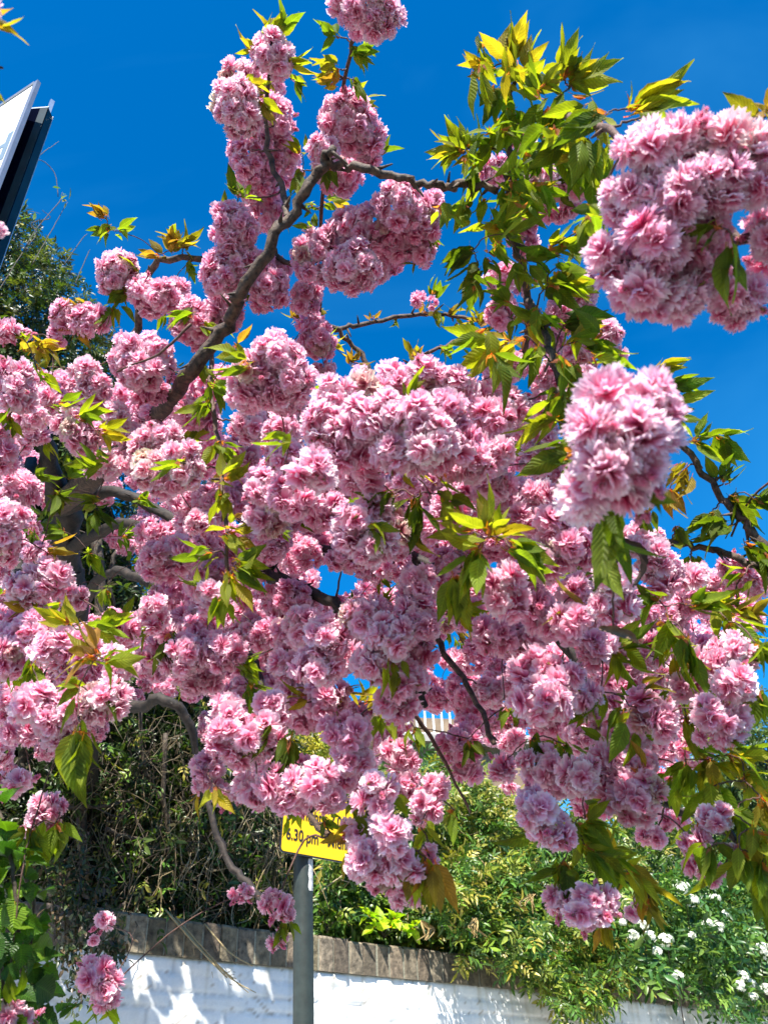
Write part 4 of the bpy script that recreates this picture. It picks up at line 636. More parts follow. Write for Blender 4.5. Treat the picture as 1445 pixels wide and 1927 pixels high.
(1300,1400,1.15,7,.06,10,.9,'g'),(1330,1430,1.15,8,.065,-60,1.0,'y'),(1290,1440,1.15,6,.06,-110,.8,'g'),(1370,1420,1.15,7,.06,-10,.8,'y'),(1340,1480,1.1,8,.07,-90,.7,'g'),(1400,1470,1.1,8,.065,-20,.9,'y'),(1430,1500,1.05,6,.065,-60,.9,'o'),(1260,1460,1.2,5,.06,-90,.9,'g'),(1380,1530,1.05,6,.07,-50,.9,'g'),(1420,1560,1.0,7,.075,-60,.9,'y'),(1390,1600,1.0,5,.085,-95,.5,'g'),(1430,1620,1.0,6,.085,-85,.6,'g'),(1335,1595,1.0,4,.055,-90,.8,'d'),(1440,1680,1.0,4,.07,-80,.6,'g'),
(1080,1550,1.05,6,.06,-30,.8,'g'),(1100,1590,1.05,8,.065,-30,.9,'g'),(1140,1610,1.08,8,.06,-20,.9,'g'),(1180,1640,1.1,8,.06,-40,.9,'y'),(1210,1660,1.12,8,.055,-60,.7,'y'),(1220,1690,1.12,5,.055,-70,.5,'o'),(1060,1620,1.05,6,.065,-90,.8,'d'),(1060,1660,1.05,4,.05,-60,.9,'g'),(1140,1740,1.05,3,.05,-80,.4,'o'),(1100,1540,1.05,5,.06,30,.9,'g'),
(1000,1390,1.15,5,.06,-90,.9,'d'),(1060,1400,1.2,5,.06,-60,.9,'d'),(880,1390,1.3,4,.06,-60,.8,'d'),(1120,1080,1.2,4,.06,150,.8,'g'),(950,1330,1.3,3,.05,-80,.9,'g'),(1140,1000,1.3,4,.05,-110,.9,'g'),(1210,960,1.2,2,.06,-60,.5,'d'),(1270,990,1.3,4,.05,-60,.9,'g'),(1300,1050,1.28,4,.05,-80,.9,'g'),
(-26,152,.75,1,.042,-20,.05,'y'),(-22,55,.75,2,.035,-10,.5,'o'),(1150,340,1.3,2,.06,-120,.4,'d'),(1080,440,1.35,4,.06,20,.8,'y'),(1130,1100,1.1,3,.05,180,.9,'g'),(640,900,1.2,2,.05,200,.6,'d'),
]
def spray(mb, px, py, d, n, L, ang, spr, pal):
    b = at(px, py, d); a = rad(ang); ax0 = cR*math.cos(a)+cU*math.sin(a)
    n = int(n*2.0+.5); L = L*.76
    dirs = nrm(ax0+rng.normal(0, 1, (n, 3))*spr*.62+np.array([0, 0, -.12])); hint = nrm(np.array([0, -.25, 1.0])+rng.normal(0, .75, (n, 3)))
    Rm = leaf_frames(dirs, hint); sc = L*rng.uniform(.50, 1.25, n)*1.08; pos = b+rng.normal(0, .006, (n, 3))
    pc_ = np.array([PAL[pal][k] for k in rng.integers(0, 3, n)])*rng.uniform(.8, 1.2, (n, 1))
    var = rng.integers(0, len(LEAVES), n)
    for v in range(len(LEAVES)):
        s = var == v; scatter(mb, LEAVES[v], pos[s], Rm[s], sc[s], pc_[s])
    # folded reddish bracts and buds at the heart of the spray
    k = 3; dd = nrm(ax0+rng.normal(0, .5, (k, 3))); scatter(mb, LEAVES[0], np.repeat(b[None], k, 0), leaf_frames(dd, rng.normal(size=(k, 3))), np.full(k, L*.30), np.tile([[.50, .17, .09]], (k, 1)))
    return b
lo = sorted(range(len(LS)), key=lambda i: -LS[i][3]*(LS[i][4]/LS[i][2])**2); lmain = set(lo[:99]); rest = MB()
for i, l in enumerate(LS):
    if i in lmain: mb = MB(); b = spray(mb, *l); mb.build('leaf_spray', MAT_LEAF, tree, center=True)
    else: b = spray(rest, *l)
    targets.append((b, .002))
for l in [q for q in LS if 850 < q[0] < 1140 and 60 < q[1] < 760]*2:      # the leafiest bough
    spray(rest, l[0]+rng.normal()*26, l[1]+rng.normal()*26, l[2]+rng.normal()*.05, 2, l[4]*rng.uniform(.7, 1.05), -90+rng.normal()*50, .7, 'gygd'[rng.integers(0, 4)])
# loose leaves all through the crown
for k in range(230):
    c = ALL[rng.integers(0, len(ALL))]; ang = rng.uniform(-170, -10) if rng.random() < .7 else rng.uniform(0, 360)
    if c[4] < .9: continue
    a = rng.uniform(0, 6.28); px, py = c[0]+c[2]*.95*math.cos(a), c[1]+c[3]*.95*math.sin(a)
    b = spray(rest, px, py, c[4]+rng.uniform(-.02, .08), int(rng.integers(1, 4)), rng.uniform(.045, .065), math.degrees(-a)+rng.normal()*30, .6, 'gdgo'[rng.integers(0, 4)])
rest.build('leaf_mass', MAT_LEAF, tree, kind='stuff', label='smaller leaf tufts scattered through the crown')

# ------------------------------------------------------------------ twigs that join every cluster and spray to the nearest wood
NP = np.array([n[0] for n in nodes]); NR = np.array([n[1] for n in nodes]); tw = MB(); todo = list(range(len(targets))); TP = np.array([t[0] for t in targets])
best = np.full(len(TP), 1e9); bi = np.zeros(len(TP), int)
D = np.linalg.norm(TP[:, None]-NP[None], axis=2); bi = D.argmin(1); best = D.min(1); done = np.zeros(len(TP), bool)
for _ in range(len(TP)):
    k = int(np.where(done, 1e9, best).argmin()); done[k] = True
    p0, p1 = NP[bi[k]], TP[k]; L_ = np.linalg.norm(p1-p0); r0 = min(NR[bi[k]]*.8, .0016+.006*L_); r1 = .0012
    mid = (p0+p1)/2+rng.normal(0, .09*L_, 3)+np.array([0, 0, .10*L_]); m1 = p0*.75+mid*.25+rng.normal(0, .02*L_, 3)
    pp, rp = tube(tw, [p0, mid, p1], [r0, (r0+r1)/2, r1], 6, 5, .0015, (.5, .5, .5), .08)
    base = len(NP); NP = np.vstack([NP, pp[2:]]); NR = np.concatenate([NR, rp[2:]])
    D = np.linalg.norm(TP[:, None]-pp[None, 2:], axis=2); dm = D.min(1); am = D.argmin(1)+base; u = dm < best; best[u] = dm[u]; bi[u] = am[u]
tw.build('twigs', MAT_TWIG, tree, kind='stuff', label='thin dark twigs inside the crown')
# bare dangling twigs and the two curled dead leaves
def dead_leaf(pts, w, c):
    mb = MB(); pp, _ = smooth_path(pts, [1]*len(pts), 6); T = nrm(np.gradient(pp, axis=0)); V = []; n = len(pp)
    for i, (p, t) in enumerate(zip(pp, T)):
        v = i/(n-1); a = 1.2+2.6*v; x = nrm(np.cross(t, [math.cos(a), math.sin(a), .3])); y = np.cross(t, x); ww = w*math.sin(math.pi*min(1, v*.95+.04))**.7
        for u in np.linspace(-1, 1, 6): b = u*1.5; V.append(p+x*ww*math.sin(b)*.62+y*ww*(1-math.cos(b))*.7+rng.normal(0, .0006, 3))
    mb.add(V, grid_faces(5, n-1), c); return mb
MAT_DEAD = attr_mat('curled_dead_leaf', .75, .35, 120, .6, .002)
mb = MB(); tube(mb, [at(1150, 985, .85), at(1160, 1040, .86), at(1154, 1120, .87), at(1153, 1178, .88)], [.0022, .0016, .0013, .001], 6, 6, .0008); tube(mb, [at(1150, 1000, .85), at(1175, 1035, .86), at(1185, 1050, .87)], [.003, .003, .002], 6); mb.build('dangling_twig', MAT_TWIG, tree)
dead_leaf([at(1165, 1015, .86), at(1195, 1035, .86), at(1205, 1065, .865), at(1190, 1105, .87)], .011, (.06, .035, .025)).build('dead_leaf', MAT_DEAD, tree, label='dark curled dead leaf hanging in the crown')
dead_leaf([at(1126, 1180, .88), at(1150, 1188, .88), at(1180, 1197, .885), at(1203, 1215, .89)], .009, (.17, .11, .07)).build('dead_leaf', MAT_DEAD, tree, label='brown curled dead leaf at the tip of a dangling twig')
mb = MB(); tube(mb, [at(1375, 1010, 1.28), at(1395, 965, 1.27), at(1420, 930, 1.25), at(1450, 905, 1.23)], [.002]*4, 6); mb.build('bare_twig', MAT_TWIG, tree); mb = MB(); tube(mb, [at(778, 1338, 1.3), at(830, 1420, 1.33), at(885, 1530, 1.36)], [.0042, .0035, .002], 7, 6, .001); mb.build('bare_twig', MAT_TWIG, tree); mb = MB(); tube(mb, [at(220, 700, 1.45), at(300, 665, 1.42), at(360, 610, 1.42)], [.0018, .0024, .003], 6, 5, .001); mb.build('bare_twig', MAT_TWIG, tree)

# ------------------------------------------------------------------ hedges behind the wall
def hedge_points(n, poly, off0, off1, seed):
    r = np.random.default_rng(seed); P_ = np.asarray(poly, float); out = []
    while sum(len(o) for o in out) < n:
        x = r.uniform(P_[:, 0].min(), P_[:, 0].max(), n*2); y = r.uniform(P_[:, 1].min(), P_[:, 1].max(), n*2); k = inpoly(x, y, poly); x, y = x[k], y[k]
        lump = 1.7*np.sin(x/38+y/61)*np.sin(y/45-x/110)+.5*np.sin(x/47+y/80)+.5*np.sin(y/37-x/90+2)+.35*np.sin(x/17+y/23)
        t = r.uniform(0, 1, len(x)); off = off0+(off1-off0)*t-.09*lump
        out.append(np.array([on_wall(a, b, o) for a, b, o in zip(x, y, off)]))
    return np.concatenate(out)[:n]
def foliage(mb, pts, protos, s0, s1, cols, seed, droop=.5, out_=.6):
    r = np.random.default_rng(seed); n = len(pts); var = r.integers(0, len(protos), n)
    d = nrm(r.normal(size=(n, 3))+np.array([0, 0, -droop])-WN*out_); h = nrm(r.normal(0, .6, (n, 3))+np.array([0, 0, .8])-WN*.5)
    Rm = leaf_frames(d, h); sc = r.uniform(s0, s1, n); ck = np.array(cols)[r.integers(0, len(cols), n)]*r.uniform(.7, 1.3, (n, 1))
    for v in range(len(protos)):
        s = var == v; scatter4(mb, protos[v], pts[s], Rm[s], sc[s], ck[s])
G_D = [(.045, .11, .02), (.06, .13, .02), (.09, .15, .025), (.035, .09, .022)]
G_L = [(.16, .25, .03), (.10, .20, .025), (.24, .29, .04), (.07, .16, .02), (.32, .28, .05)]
left_poly = [(-160, 330), (20, 390), (60, 440), (105, 470), (150, 560), (175, 610), (205, 650), (235, 690), (330, 700), (400, 740), (440, 900), (440, 1200), (560, 1380), (560, 1740), (200, 1740), (60, 1700), (-160, 1700)]
hedge = thing('hedge', 'tall dark ivy and jasmine hedge with dry tangled stems left of the sign post', 'hedge', wp(-.2, -2.1, .7)*[1, 1, 0])
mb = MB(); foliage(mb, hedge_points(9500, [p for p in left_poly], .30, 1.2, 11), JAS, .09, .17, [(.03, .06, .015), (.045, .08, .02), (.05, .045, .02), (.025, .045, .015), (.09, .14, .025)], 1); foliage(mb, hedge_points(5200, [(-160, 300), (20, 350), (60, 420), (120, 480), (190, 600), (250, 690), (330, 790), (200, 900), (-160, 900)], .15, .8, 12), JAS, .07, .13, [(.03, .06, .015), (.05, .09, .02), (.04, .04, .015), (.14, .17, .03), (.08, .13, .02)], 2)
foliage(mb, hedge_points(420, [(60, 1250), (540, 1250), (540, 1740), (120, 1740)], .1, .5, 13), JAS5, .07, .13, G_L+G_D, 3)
mb.build('foliage', MAT_HEDGE, hedge, kind='stuff')
# added dark slab: closes gaps to the sky, its colour stands for inner shade
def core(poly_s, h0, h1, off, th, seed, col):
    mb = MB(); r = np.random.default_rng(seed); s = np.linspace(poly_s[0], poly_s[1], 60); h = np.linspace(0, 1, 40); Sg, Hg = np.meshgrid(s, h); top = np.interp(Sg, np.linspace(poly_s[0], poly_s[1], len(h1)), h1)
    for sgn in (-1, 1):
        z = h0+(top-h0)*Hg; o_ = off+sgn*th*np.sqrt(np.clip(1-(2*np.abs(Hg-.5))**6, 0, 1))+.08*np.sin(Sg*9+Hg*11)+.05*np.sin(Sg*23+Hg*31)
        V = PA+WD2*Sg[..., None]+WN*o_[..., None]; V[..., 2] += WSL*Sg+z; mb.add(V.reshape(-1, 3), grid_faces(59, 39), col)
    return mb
core((-4.5, 1.55), -2.0, [6, 6, 5.8, 5.1, 3.8, 2.4, 1.6], 1.35, .18, 5, (.025, .03, .015)).build('dark_core', attr_mat('core_shade', .95, .6, 30, 1, .03), hedge)
mb = MB(); r = np.random.default_rng(21)
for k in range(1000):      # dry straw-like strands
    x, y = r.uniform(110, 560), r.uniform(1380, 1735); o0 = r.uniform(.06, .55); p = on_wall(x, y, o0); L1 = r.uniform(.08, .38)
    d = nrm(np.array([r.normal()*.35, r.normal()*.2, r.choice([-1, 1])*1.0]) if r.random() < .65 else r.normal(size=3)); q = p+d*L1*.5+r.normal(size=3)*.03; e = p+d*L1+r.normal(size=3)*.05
    tube(mb, [p, q, e], [r.uniform(.0012, .003)]*2+[.0008], 4, 3, 0, np.array([(.36, .27, .13), (.26, .18, .09), (.45, .37, .22), (.12, .08, .05)][r.integers(0, 4)])*r.uniform(.6, 1.1)*(1 if (x > 300 and y > 1560) else .42))  # dimmed outside the lower right patch: highlights and shade put into colour
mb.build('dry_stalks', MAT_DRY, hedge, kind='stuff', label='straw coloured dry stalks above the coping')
for pts_, r_ in (([(312, 1380), (308, 1480), (315, 1560), (312, 1680)], .016), ([(265, 1340), (268, 1420), (290, 1480), (330, 1560)], .011), ([(130, 1520), (210, 1515), (260, 1500)], .012), ([(200, 1560), (235, 1575), (290, 1580), (320, 1550)], .014), ([(40, 900), (30, 1100), (45, 1300), (40, 1500)], .03), ([(225, 1030), (205, 1080), (215, 1140)], .018), ([(180, 1000), (190, 1150), (150, 1350), (160, 1640)], .04), ([(90, 1640), (160, 1590), (175, 1530)], .004), ([(20, 1650), (90, 1630), (180, 1540)], .004), ([(420, 1320), (470, 1450), (455, 1560)], .006)):
    n_ = len(pts_); mb = MB(); tube(mb, [on_wall(a, b, .22+.05*i) for i, (a, b) in enumerate(pts_)], np.linspace(r_, r_*.7, n_), 8, 5, .003, (.5, .5, .5), .06); mb.build('stem', MAT_STEM, hedge)
mb = MB()
r = np.random.default_rng(22)
for k in range(90):
    x, y = r.uniform(-20, 540), r.uniform(850, 1700); p = on_wall(x, y, r.uniform(.1, .6)); d = nrm(r.normal(size=3)+[0, 0, .3]); L1 = r.uniform(.15, .55)
    tube(mb, [p, p+d*L1*.5+r.normal(size=3)*.04, p+d*L1+r.normal(size=3)*.08], [r.uniform(.002, .007), .003, .0015], 5, 4, .001, (.5, .5, .5), .06)
for pts_ in ([(-10, 560), (40, 480), (70, 430), (112, 380), (118, 362)], [(110, 370), (105, 330), (85, 305), (65, 300)], [(66, 300), (85, 285), (112, 266)], [(45, 470), (70, 440), (60, 420), (95, 410), (80, 395)], [(60, 500), (100, 430), (128, 380)], [(120, 500), (155, 450), (165, 440)], [(140, 540), (165, 480), (170, 470)]):
    tube(mb, [on_wall(a, b, -.35) for a, b in pts_], [.003]*(len(pts_)-1)+[.0015], 5, 5, .001, (.5, .5, .5))
mb.build('thin_stems', MAT_STEM, hedge, kind='stuff')
mb = MB(); r = np.random.default_rng(31)
pts = np.concatenate([[on_wall(x+r.normal()*s, y+r.normal()*s, -.4+r.normal()*.05) for _ in range(n)] for x, y, s, n in ((50, 285, 10, 6), (40, 300, 12, 5), (15, 340, 10, 6), (5, 380, 10, 5), (110, 365, 8, 4), (125, 372, 8, 4), (60, 410, 14, 5))])
foliage(mb, pts, SMALL, .045, .085, G_L, 32); mb.build('climbing_shoots', MAT_HEDGE, hedge, label='thin ivy shoots reaching across the agent board')

right_poly = [(600, 1500), (700, 1440), (830, 1420), (880, 1440), (930, 1490), (1010, 1530), (1150, 1500), (1300, 1480), (1500, 1470), (1700, 1480), (1700, 1930), (1445, 1930), (1240, 1860), (1000, 1835), (870, 1790), (800, 1760), (600, 1750)]
hr = thing('hedge', 'sunlit feathery jasmine hedge spilling over the wall right of the sign post', 'hedge', wp(3.5, -2.1, .6)*[1, 1, 0])
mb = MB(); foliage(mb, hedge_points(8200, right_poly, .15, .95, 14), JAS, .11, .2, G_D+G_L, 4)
foliage(mb, hedge_points(1900, [(790, 1640), (870, 1600), (1100, 1650), (1240, 1700), (1260, 1800), (1170, 1850), (1130, 1905), (1060, 1900), (1020, 1850), (960, 1830), (860, 1790)], -.30, .25, 15), JAS, .10, .18, G_L+G_D[:2], 5)
foliage(mb, hedge_points(260, [(985, 1800), (1110, 1800), (1120, 1905), (1040, 1910)], -.22, .0, 16), JAS5, .07, .12, G_L, 6)
foliage(mb, hedge_points(700, [(600, 1600), (800, 1560), (840, 1740), (600, 1745)], .05, .5, 17), JAS5, .08, .14, G_D+G_L[:3], 7)
foliage(mb, hedge_points(1100, [(830, 1420), (900, 1440), (1000, 1520), (1200, 1500), (1200, 1640), (830, 1640)], -.05, .4, 18), JAS, .09, .16, G_L+[(.30, .30, .06)], 8)
mb.build('foliage', MAT_HEDGE, hr, kind='stuff')
core((1.45, 13), -2.0, [1.2, 1.5, 1.4, 1.8, 2.2, 2.6, 2.9], 1.15, .18, 6, (.025, .04, .02)).build('dark_core', attr_mat('core_shade_right', .95, .6, 30, 1, .03), hr)  # right hedge gets the same added slab in a shade colour
mb = MB(); r = np.random.default_rng(23)
for k in range(150):
    x, y = r.uniform(600, 1250), r.uniform(1500, 1850); 
    if not inpoly(np.array([x]), np.array([y]), right_poly)[0]: continue
    p = on_wall(x, y, r.uniform(-.1, .35)); d = nrm(r.normal(size=3)+[0, 0, -.3]); L1 = r.uniform(.12, .4)
    tube(mb, [p, p+d*L1*.5+r.normal(size=3)*.05, p+d*L1+r.normal(size=3)*.08], [.003, .002, .001], 4, 4, 0, np.array([(.36, .27, .13), (.20, .14, .08), (.40, .33, .18)][r.integers(0, 3)]))
tube(mb, [on_wall(655, 1640, -.1), on_wall(620, 1665, .0), on_wall(590, 1690, .05)], [.004, .004, .003], 6, 5, .001, (.4, .33, .2)); tube(mb, [on_wall(640, 1655, .0), on_wall(720, 1680, .0), on_wall(790, 1700, .05)], [.003, .003, .002], 6, 5, .001, (.3, .24, .15))
mb.build('dry_stalks', MAT_DRY, hr, kind='stuff')
mb = MB(); 
for (x, y) in ((800, 1750), (895, 1745), (795, 1700), (1000, 1700)):
    for k in range(5): dd = dead_leaf([on_wall(x+rng.normal()*6, y-18, -.35), on_wall(x+rng.normal()*8, y, -.36), on_wall(x+rng.normal()*9, y+20, -.36)], .012, np.array([.42, .30, .12])*rng.uniform(.6, 1.1)); V_, F_, C_, U_ = dd.arrays(); mb.add(V_, F_, C_)
mb.build('dead_leaves', MAT_DEAD, hr, kind='stuff')

# ------------------------------------------------------------------ white flowering shrub
sh = thing('flowering_shrub', 'glossy green shrub with white flower heads at the right end of the wall', 'shrub', wp(5.5, -2.1, .5)*[1, 1, 0])
mb = MB(); foliage(mb, hedge_points(1900, [(1150, 1720), (1250, 1640), (1340, 1620), (1460, 1640), (1600, 1640), (1600, 1950), (1400, 1940), (1300, 1890), (1220, 1850), (1150, 1830)], -.42, .15, 19), JAS5, .12, .2, [(.05, .14, .03), (.04, .11, .03), (.09, .19, .03), (.16, .26, .04)], 9, .2)
mb.build('foliage', MAT_HEDGE, sh, kind='stuff')
for (x, y) in ((1290, 1690), (1210, 1750), (1255, 1770), (1350, 1740), (1430, 1795), (1395, 1845), (1275, 1840), (1440, 1700)): mb = MB(); tube(mb, [on_wall(x, y, -.47), on_wall(x+5, y+45, -.3), on_wall(x+15, y+110, .1)], [.003, .004, .006], 6, 4, .001, (.5, .5, .5)); mb.build('stem', MAT_STEM, sh)
MAT_WHITE = foliage_mat('white_petals', .3, 0, .3, .5, (1, 1, 1))
for (x, y, s) in ((1283, 1672, 1), (1300, 1695, .9), (1205, 1742, .8), (1222, 1762, .8), (1190, 1760, .7), (1250, 1770, 1), (1235, 1790, .6), (1345, 1690, .7), (1350, 1745, .9), (1330, 1738, .7), (1362, 1720, .6), (1430, 1785, 1.1), (1442, 1800, .8), (1395, 1838, .9), (1410, 1852, .7), (1272, 1838, .8), (1390, 1855, .8), (1440, 1862, .9), (1440, 1655, .9), (1375, 1640, .6), (1415, 1875, .6), (1300, 1760, .45), (1225, 1718, .5), (1170, 1735, .45)):
    mb = MB(); c = on_wall(x, y, -.52); m_ = int(26*s); nn = nrm(rng.normal(size=(m_, 3))-WN*.9+[0, 0, .5]); tube(mb, [c+WN*.12, c+WN*.02], [.006, .03*s], 8, 2, 0, (.10, .20, .04)); pos = c+nn*np.array([.062, .062, .045])*s*rng.uniform(.6, 1.1, (m_, 1))
    for p_, n_ in zip(pos, nn):
        th = rng.uniform(0, 6.28); Rm = frames(n_[None])[0]; a = th+np.arange(5)*2*math.pi/5
        dd = np.stack([Rm[:, 0]*math.cos(q)+Rm[:, 1]*math.sin(q)+n_*.25 for q in a]); scatter4(mb, SMALL[0], np.repeat(p_[None], 5, 0), leaf_frames(dd, np.repeat(n_[None], 5, 0)), np.full((5, 3), .020)*[1.6, 1, 1], np.tile([[.82, .84, .70]], (5, 1)))
    mb.build('flower_head', MAT_WHITE, sh, center=True)

# ------------------------------------------------------------------ bright lime plant on the coping, small weeds beside it
def broad_plant(name, label, cat, spots, base, cols, size, off, mat, n=7, up_=.4):
    t = thing(name, label, cat, base); mb = MB(); ms = MB()
    for (x, y) in spots:
        p = on_wall(x, y, off); tube(ms, [base, (base+p)/2+np.array([0, 0, .03]), p], [.003, .0025, .0015], 5, 3, 0, (.1, .1, .1))
        d = nrm(rng.normal(0, .8, (n, 3))+np.array([0, 0, up_])-WN*.4); Rm = leaf_frames(d, nrm(rng.normal(0, .5, (n, 3))+[0, 0, 1.0]-WN*.6)); c_ = np.array(cols)[rng.integers(0, len(cols), n)]*rng.uniform(.8, 1.2, (n, 1))
        var = rng.integers(0, len(BROAD), n)
        for v in range(len(BROAD)): s = var == v; scatter(mb, BROAD[v], np.repeat(p[None], n, 0)[s], Rm[s], size*rng.uniform(.7, 1.2, n)[s], c_[s])
    mb.build('foliage', mat, t); ms.build('stem', MAT_STEM, t); return t
BROAD = [leaf_proto(50+k, wid=.30, curl=.8, tip=.5, teeth=.03) for k in range(4)]
broad_plant('leafy_plant', 'bright lime green leafy plant sprouting on top of the coping', 'plant', [(695, 1725), (715, 1738), (735, 1745), (755, 1752), (705, 1745), (775, 1748), (742, 1730)], on_wall(722, 1765, .06), [(.46, .62, .02), (.38, .55, .02), (.55, .66, .03)], .10, -.02, MAT_VINE, 6)
broad_plant('leafy_plant', 'small green weed beside the post where the grey coping starts', 'plant', [(605, 1710), (625, 1725), (640, 1735), (608, 1735)], on_wall(615, 1755, .05), [(.12, .22, .03), (.18, .28, .03)], .06, .0, MAT_VINE, 6)

# ------------------------------------------------------------------ near vine, lower left
vn = thing('climbing_vine', 'broad leaved green vine hanging close at the lower left edge', 'vine', at(-60, 1900, 1.1)*[1, 1, 0]+[0, 0, .1]); mb = MB(); ms = MB(); r = np.random.default_rng(41)
paths = [[(-60, 1430, 1.15), (10, 1560, 1.1), (30, 1700, 1.05), (45, 1860, 1.05), (40, 1990, 1.05)], [(-60, 1500, 1.1), (-10, 1650, 1.05), (0, 1800, 1.0), (20, 1960, 1.0)], [(0, 1560, 1.15), (60, 1680, 1.12), (58, 1830, 1.1), (100, 1950, 1.1)]]
for l in paths:
    pts_ = [at(*q) for q in l]; pp, _ = tube(ms, pts_, [.003]*len(pts_), 6, 9, .001, (.5, .5, .5))
    for p_ in pp:
        n = 2; d = nrm(r.normal(0, .8, (n, 3))+[0, 0, -.5]); var = r.integers(0, 4)
        scatter(mb, [leaf_proto(60+k, wid=.42, curl=.8, tip=.2, teeth=.10) for k in (var,)][0], p_+d*.012, leaf_frames(d, nrm(r.normal(0, .5, (n, 3))+[0, -.8, .5])), r.uniform(.026, .046, n), np.array([(.07, .16, .012), (.15, .26, .015), (.04, .10, .012)])[r.integers(0, 3, n)])
mb.build('foliage', MAT_VINE, vn); ms.build('stem', MAT_STEM, vn)

# ------------------------------------------------------------------ dark trailing plant and dry twigs over the wall
tv = thing('trailing_plant', 'thin dark leaved plant trailing down over the white wall at left', 'plant', on_wall(190, 1700, .05)); mb = MB(); ms = MB(); r = np.random.default_rng(43)
for l in ([(150, 1560), (150, 1680), (140, 1780), (155, 1890)], [(110, 1600), (120, 1720), (130, 1820)], [(190, 1640), (165, 1760), (170, 1850)], [(200, 1700), (215, 1780), (205, 1810)], [(60, 1560), (90, 1650), (105, 1740)]):
    pts_ = [on_wall(a, b, -.30-.02*i) for i, (a, b) in enumerate(l)]; pp, _ = tube(ms, pts_, [.003]*len(pts_), 5, 14, .002, (.5, .5, .5))
    pts3 = np.repeat(pp, 7, 0)+r.normal(0, .035, (len(pp)*7, 3)); foliage(mb, pts3, SMALL, .025, .05, [(.03, .05, .02), (.05, .07, .025), (.10, .07, .04)], 44, .8)
mb.build('foliage', MAT_HEDGE, tv, kind='stuff'); ms.build('stem', MAT_STEM, tv)
dt = thing('dry_twigs', 'bundle of thin dry straw coloured twigs leaning over the wall', 'twigs', on_wall(325, 1725, .05))
for l in ([(318, 1718), (385, 1795), (430, 1835), (468, 1868)], [(322, 1722), (392, 1800), (440, 1845), (482, 1868)], [(330, 1725), (388, 1790), (425, 1830), (445, 1842)], [(385, 1738), (430, 1790), (476, 1818)], [(312, 1712), (370, 1780), (428, 1840)]):
    mb = MB(); tube(mb, [on_wall(a, b, -.02-.16*i/len(l)*1.5) for i, (a, b) in enumerate(l)], [.0045, .0042, .0035, .002][:len(l)], 6, 6, .001, (.33, .25, .12))
    e = on_wall(*l[-1], -.2); 
    for k in range(3): q = on_wall(l[-2][0]+rng.normal()*10, l[-2][1]+rng.normal()*8, -.18); tube(mb, [q, q+rng.normal(0, .02, 3)+[0.02, 0, -.01]], [.002, .001], 4, 2, 0, (.25, .18, .1))
    mb.build('twig', MAT_DRY, dt)

# ------------------------------------------------------------------ golden shrub, far tree, house behind
gs = thing('golden_shrub', 'bright yellow leaved shrub seen through a gap under the blossom', 'shrub', wp(1.9, -2.1, 1.6)*[1, 1, 0]); mb = MB()
foliage(mb, hedge_points(900, [(520, 1350), (560, 1340), (620, 1360), (640, 1420), (640, 1560), (520, 1560)], .75, 1.25, 45), JAS, .09, .17, [(.50, .42, .04), (.38, .36, .04), (.24, .28, .03)], 46)
mb.build('foliage', MAT_HEDGE, gs, kind='stuff'); mb = MB(); q = wp(1.9, -2.1, 1.6)
for k in range(5): mb = MB(); tube(mb, [q*[1, 1, 0], on_wall(550+15*k, 1560, 1.2), on_wall(545+18*k, 1420, 1.1)], [.02, .012, .005], 6, 4, .002); mb.build('stem', MAT_STEM, gs)
ft = thing('tree', 'far wispy green tree against the sky at the right edge', 'tree', at(1440, 1700, 9)*[1, 1, 0]); mb = MB(); r = np.random.default_rng(47); tops = []
base_ = at(1440, 1700, 9)*[1, 1, 0]
tube(mb, [base_, at(1440, 1620, 9), at(1432, 1500, 9)], [.13, .11, .07], 10, 5, .01)
for k in range(46):
    a0_ = at(1440+r.normal()*14, r.uniform(1500, 1640), 9+r.normal()*.1); a1_ = at(1425+r.normal()*55, r.uniform(1375, 1560), 9+r.normal()*.5); tube(mb, [a0_, (a0_+a1_)/2+r.normal(0, .08, 3), a1_], [.035, .018, .006], 5, 4, .004); tops += [a1_, (a0_+a1_*2)/3, a1_+r.normal(0, .2, 3)]
mb.build('trunk', MAT_STEM, ft)
mb = MB(); tp_ = np.repeat(np.array(tops), 14, 0)+r.normal(0, .17, (len(tops)*14, 3)); foliage(mb, tp_, JAS, .12, .24, [(.08, .13, .03), (.12, .17, .04), (.05, .09, .03)], 48); mb.build('crown', MAT_HEDGE, ft)

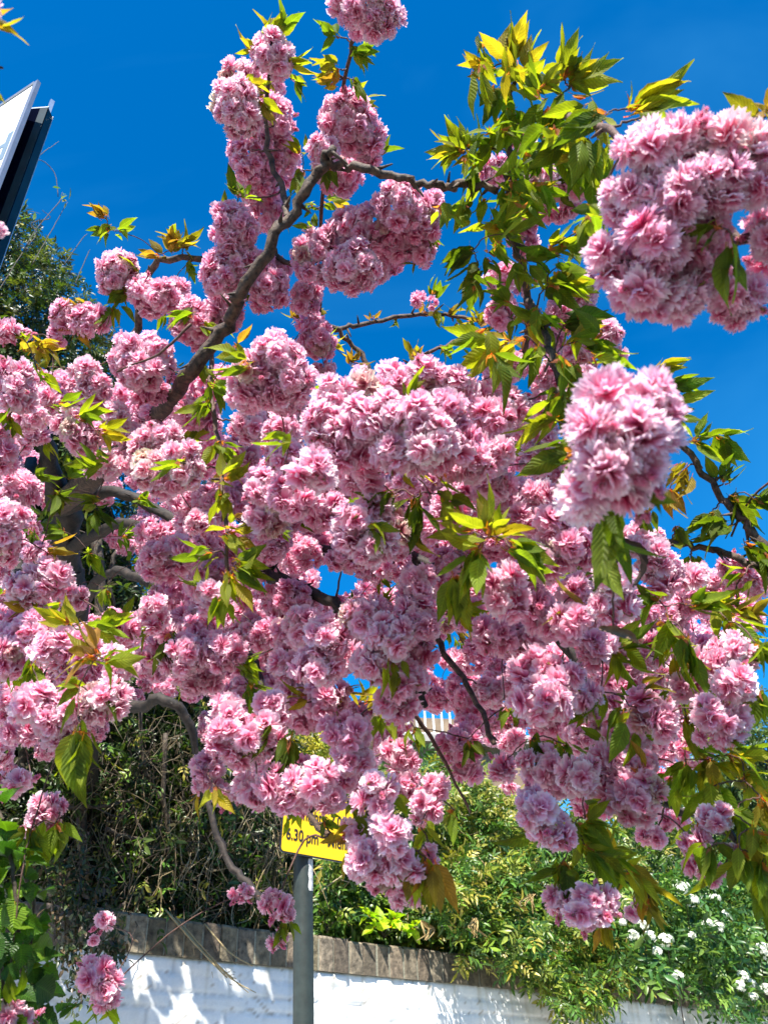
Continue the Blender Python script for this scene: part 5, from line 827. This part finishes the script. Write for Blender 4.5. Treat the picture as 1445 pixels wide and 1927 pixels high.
# house behind: brown gable with white railing and a small paned window, seen through gaps
hz = 14.0
def hp(px, py): return at(px, py, hz)
h0 = hp(560, 1800)*[1, 1, 0]; hxd = np.array([1.0, .25, 0]); hxd = nrm(hxd); hyd = np.array([-hxd[1], hxd[0], 0])
zt = hp(680, 1312)[2]
house = thing('house', 'brown rendered house with white balcony railing seen through gaps in the blossom', 'house', h0)
WALLM = plain_mat('brown_render', (.20, .145, .095), .9, 0, .35, 2.5, .6)
mb = MB(); wdt = 4.9; box(mb, h0+hxd*wdt/2+hyd*3+up*zt/2, hxd*wdt/2, hyd*3, up*zt/2); box(mb, h0+hxd*wdt/2+hyd*3.6+up*(zt+.62), hxd*wdt/2, hyd*2.2, up*.45); mb.build('wall', WALLM, house, smooth=False)
mb = MB(); rr0 = h0-hxd*.3-hyd*.3+up*(zt+.0)
mb.add([rr0, rr0+hxd*(wdt+.6), rr0+hxd*(wdt+.6)+hyd*6.6, rr0+hyd*6.6, rr0+up*.16, rr0+hxd*(wdt+.6)+up*.16, rr0+hxd*(wdt+.6)+hyd*6.6+up*.16, rr0+hyd*6.6+up*.16], [[0, 1, 5, 4], [1, 2, 6, 5], [2, 3, 7, 6], [3, 0, 4, 7], [4, 5, 6, 7], [0, 3, 2, 1]]); mb.build('roof', plain_mat('grey_parapet', (.3, .28, .26), .8), house, smooth=False)
mb = MB(); rb = rr0+up*.162
for k in range(28): slab(mb, rb+hxd*(.1+k*.19)+hyd*.1, hxd*.018, hyd*.014, zt+.162+.62, zt+.163)
slab(mb, rb+hxd*2.7+hyd*.1, hxd*2.7, hyd*.03, zt+.83, zt+.785); slab(mb, rb+hxd*2.7+hyd*.14, hxd*2.7, hyd*.01, zt+.22, zt+.175)
mb.build('railing', plain_mat('white_railing', (.8, .8, .78), .5), house, smooth=False)
# second building with the small bluish window, further right
h1 = at(905, 1800, 13)*[1, 1, 0]; z1 = at(960, 1462, 13)[2]
hs2 = thing('house', 'white house wall with a small bluish paned window above the right hedge', 'house', h1)
mb = MB(); box(mb, h1+hxd*.55+hyd*2+up*z1/2, hxd*.55, hyd*2, up*z1/2); mb.build('wall', plain_mat('pale_render', (.55, .5, .42), .9, 0, .1, 4, .3), hs2, smooth=False)
mb = MB(); box(mb, h1+hxd*.55+hyd*2+up*(z1+.06), hxd*.65, hyd*2.1, up*.058); mb.build('roof', plain_mat('slate_roof', (.10, .10, .11), .7), hs2, smooth=False)
w0 = at(955, 1500, 13); sw = float(np.dot(w0-h1, hxd)); wc = h1+hxd*sw+up*w0[2]
mb = MB(); box(mb, wc-hyd*.01, hxd*.2, hyd*.02, up*.27); wnd = mb.build('window', plain_mat('window_glass', (.25, .42, .6), .15), hs2, smooth=False)
mb = MB()
for u in (-.2, -.067, .067, .2): slab(mb, wc+hxd*u-hyd*.045, hxd*.014, hyd*.014, wc[2]+.28, wc[2]-.28)
for v in (-.27, -.09, .09, .27): box(mb, wc+up*v-hyd*.062, hxd*.215, hyd*.005, up*.014)
mb.build('frame', plain_mat('white_frame', (.8, .8, .8), .5), hs2, smooth=False)
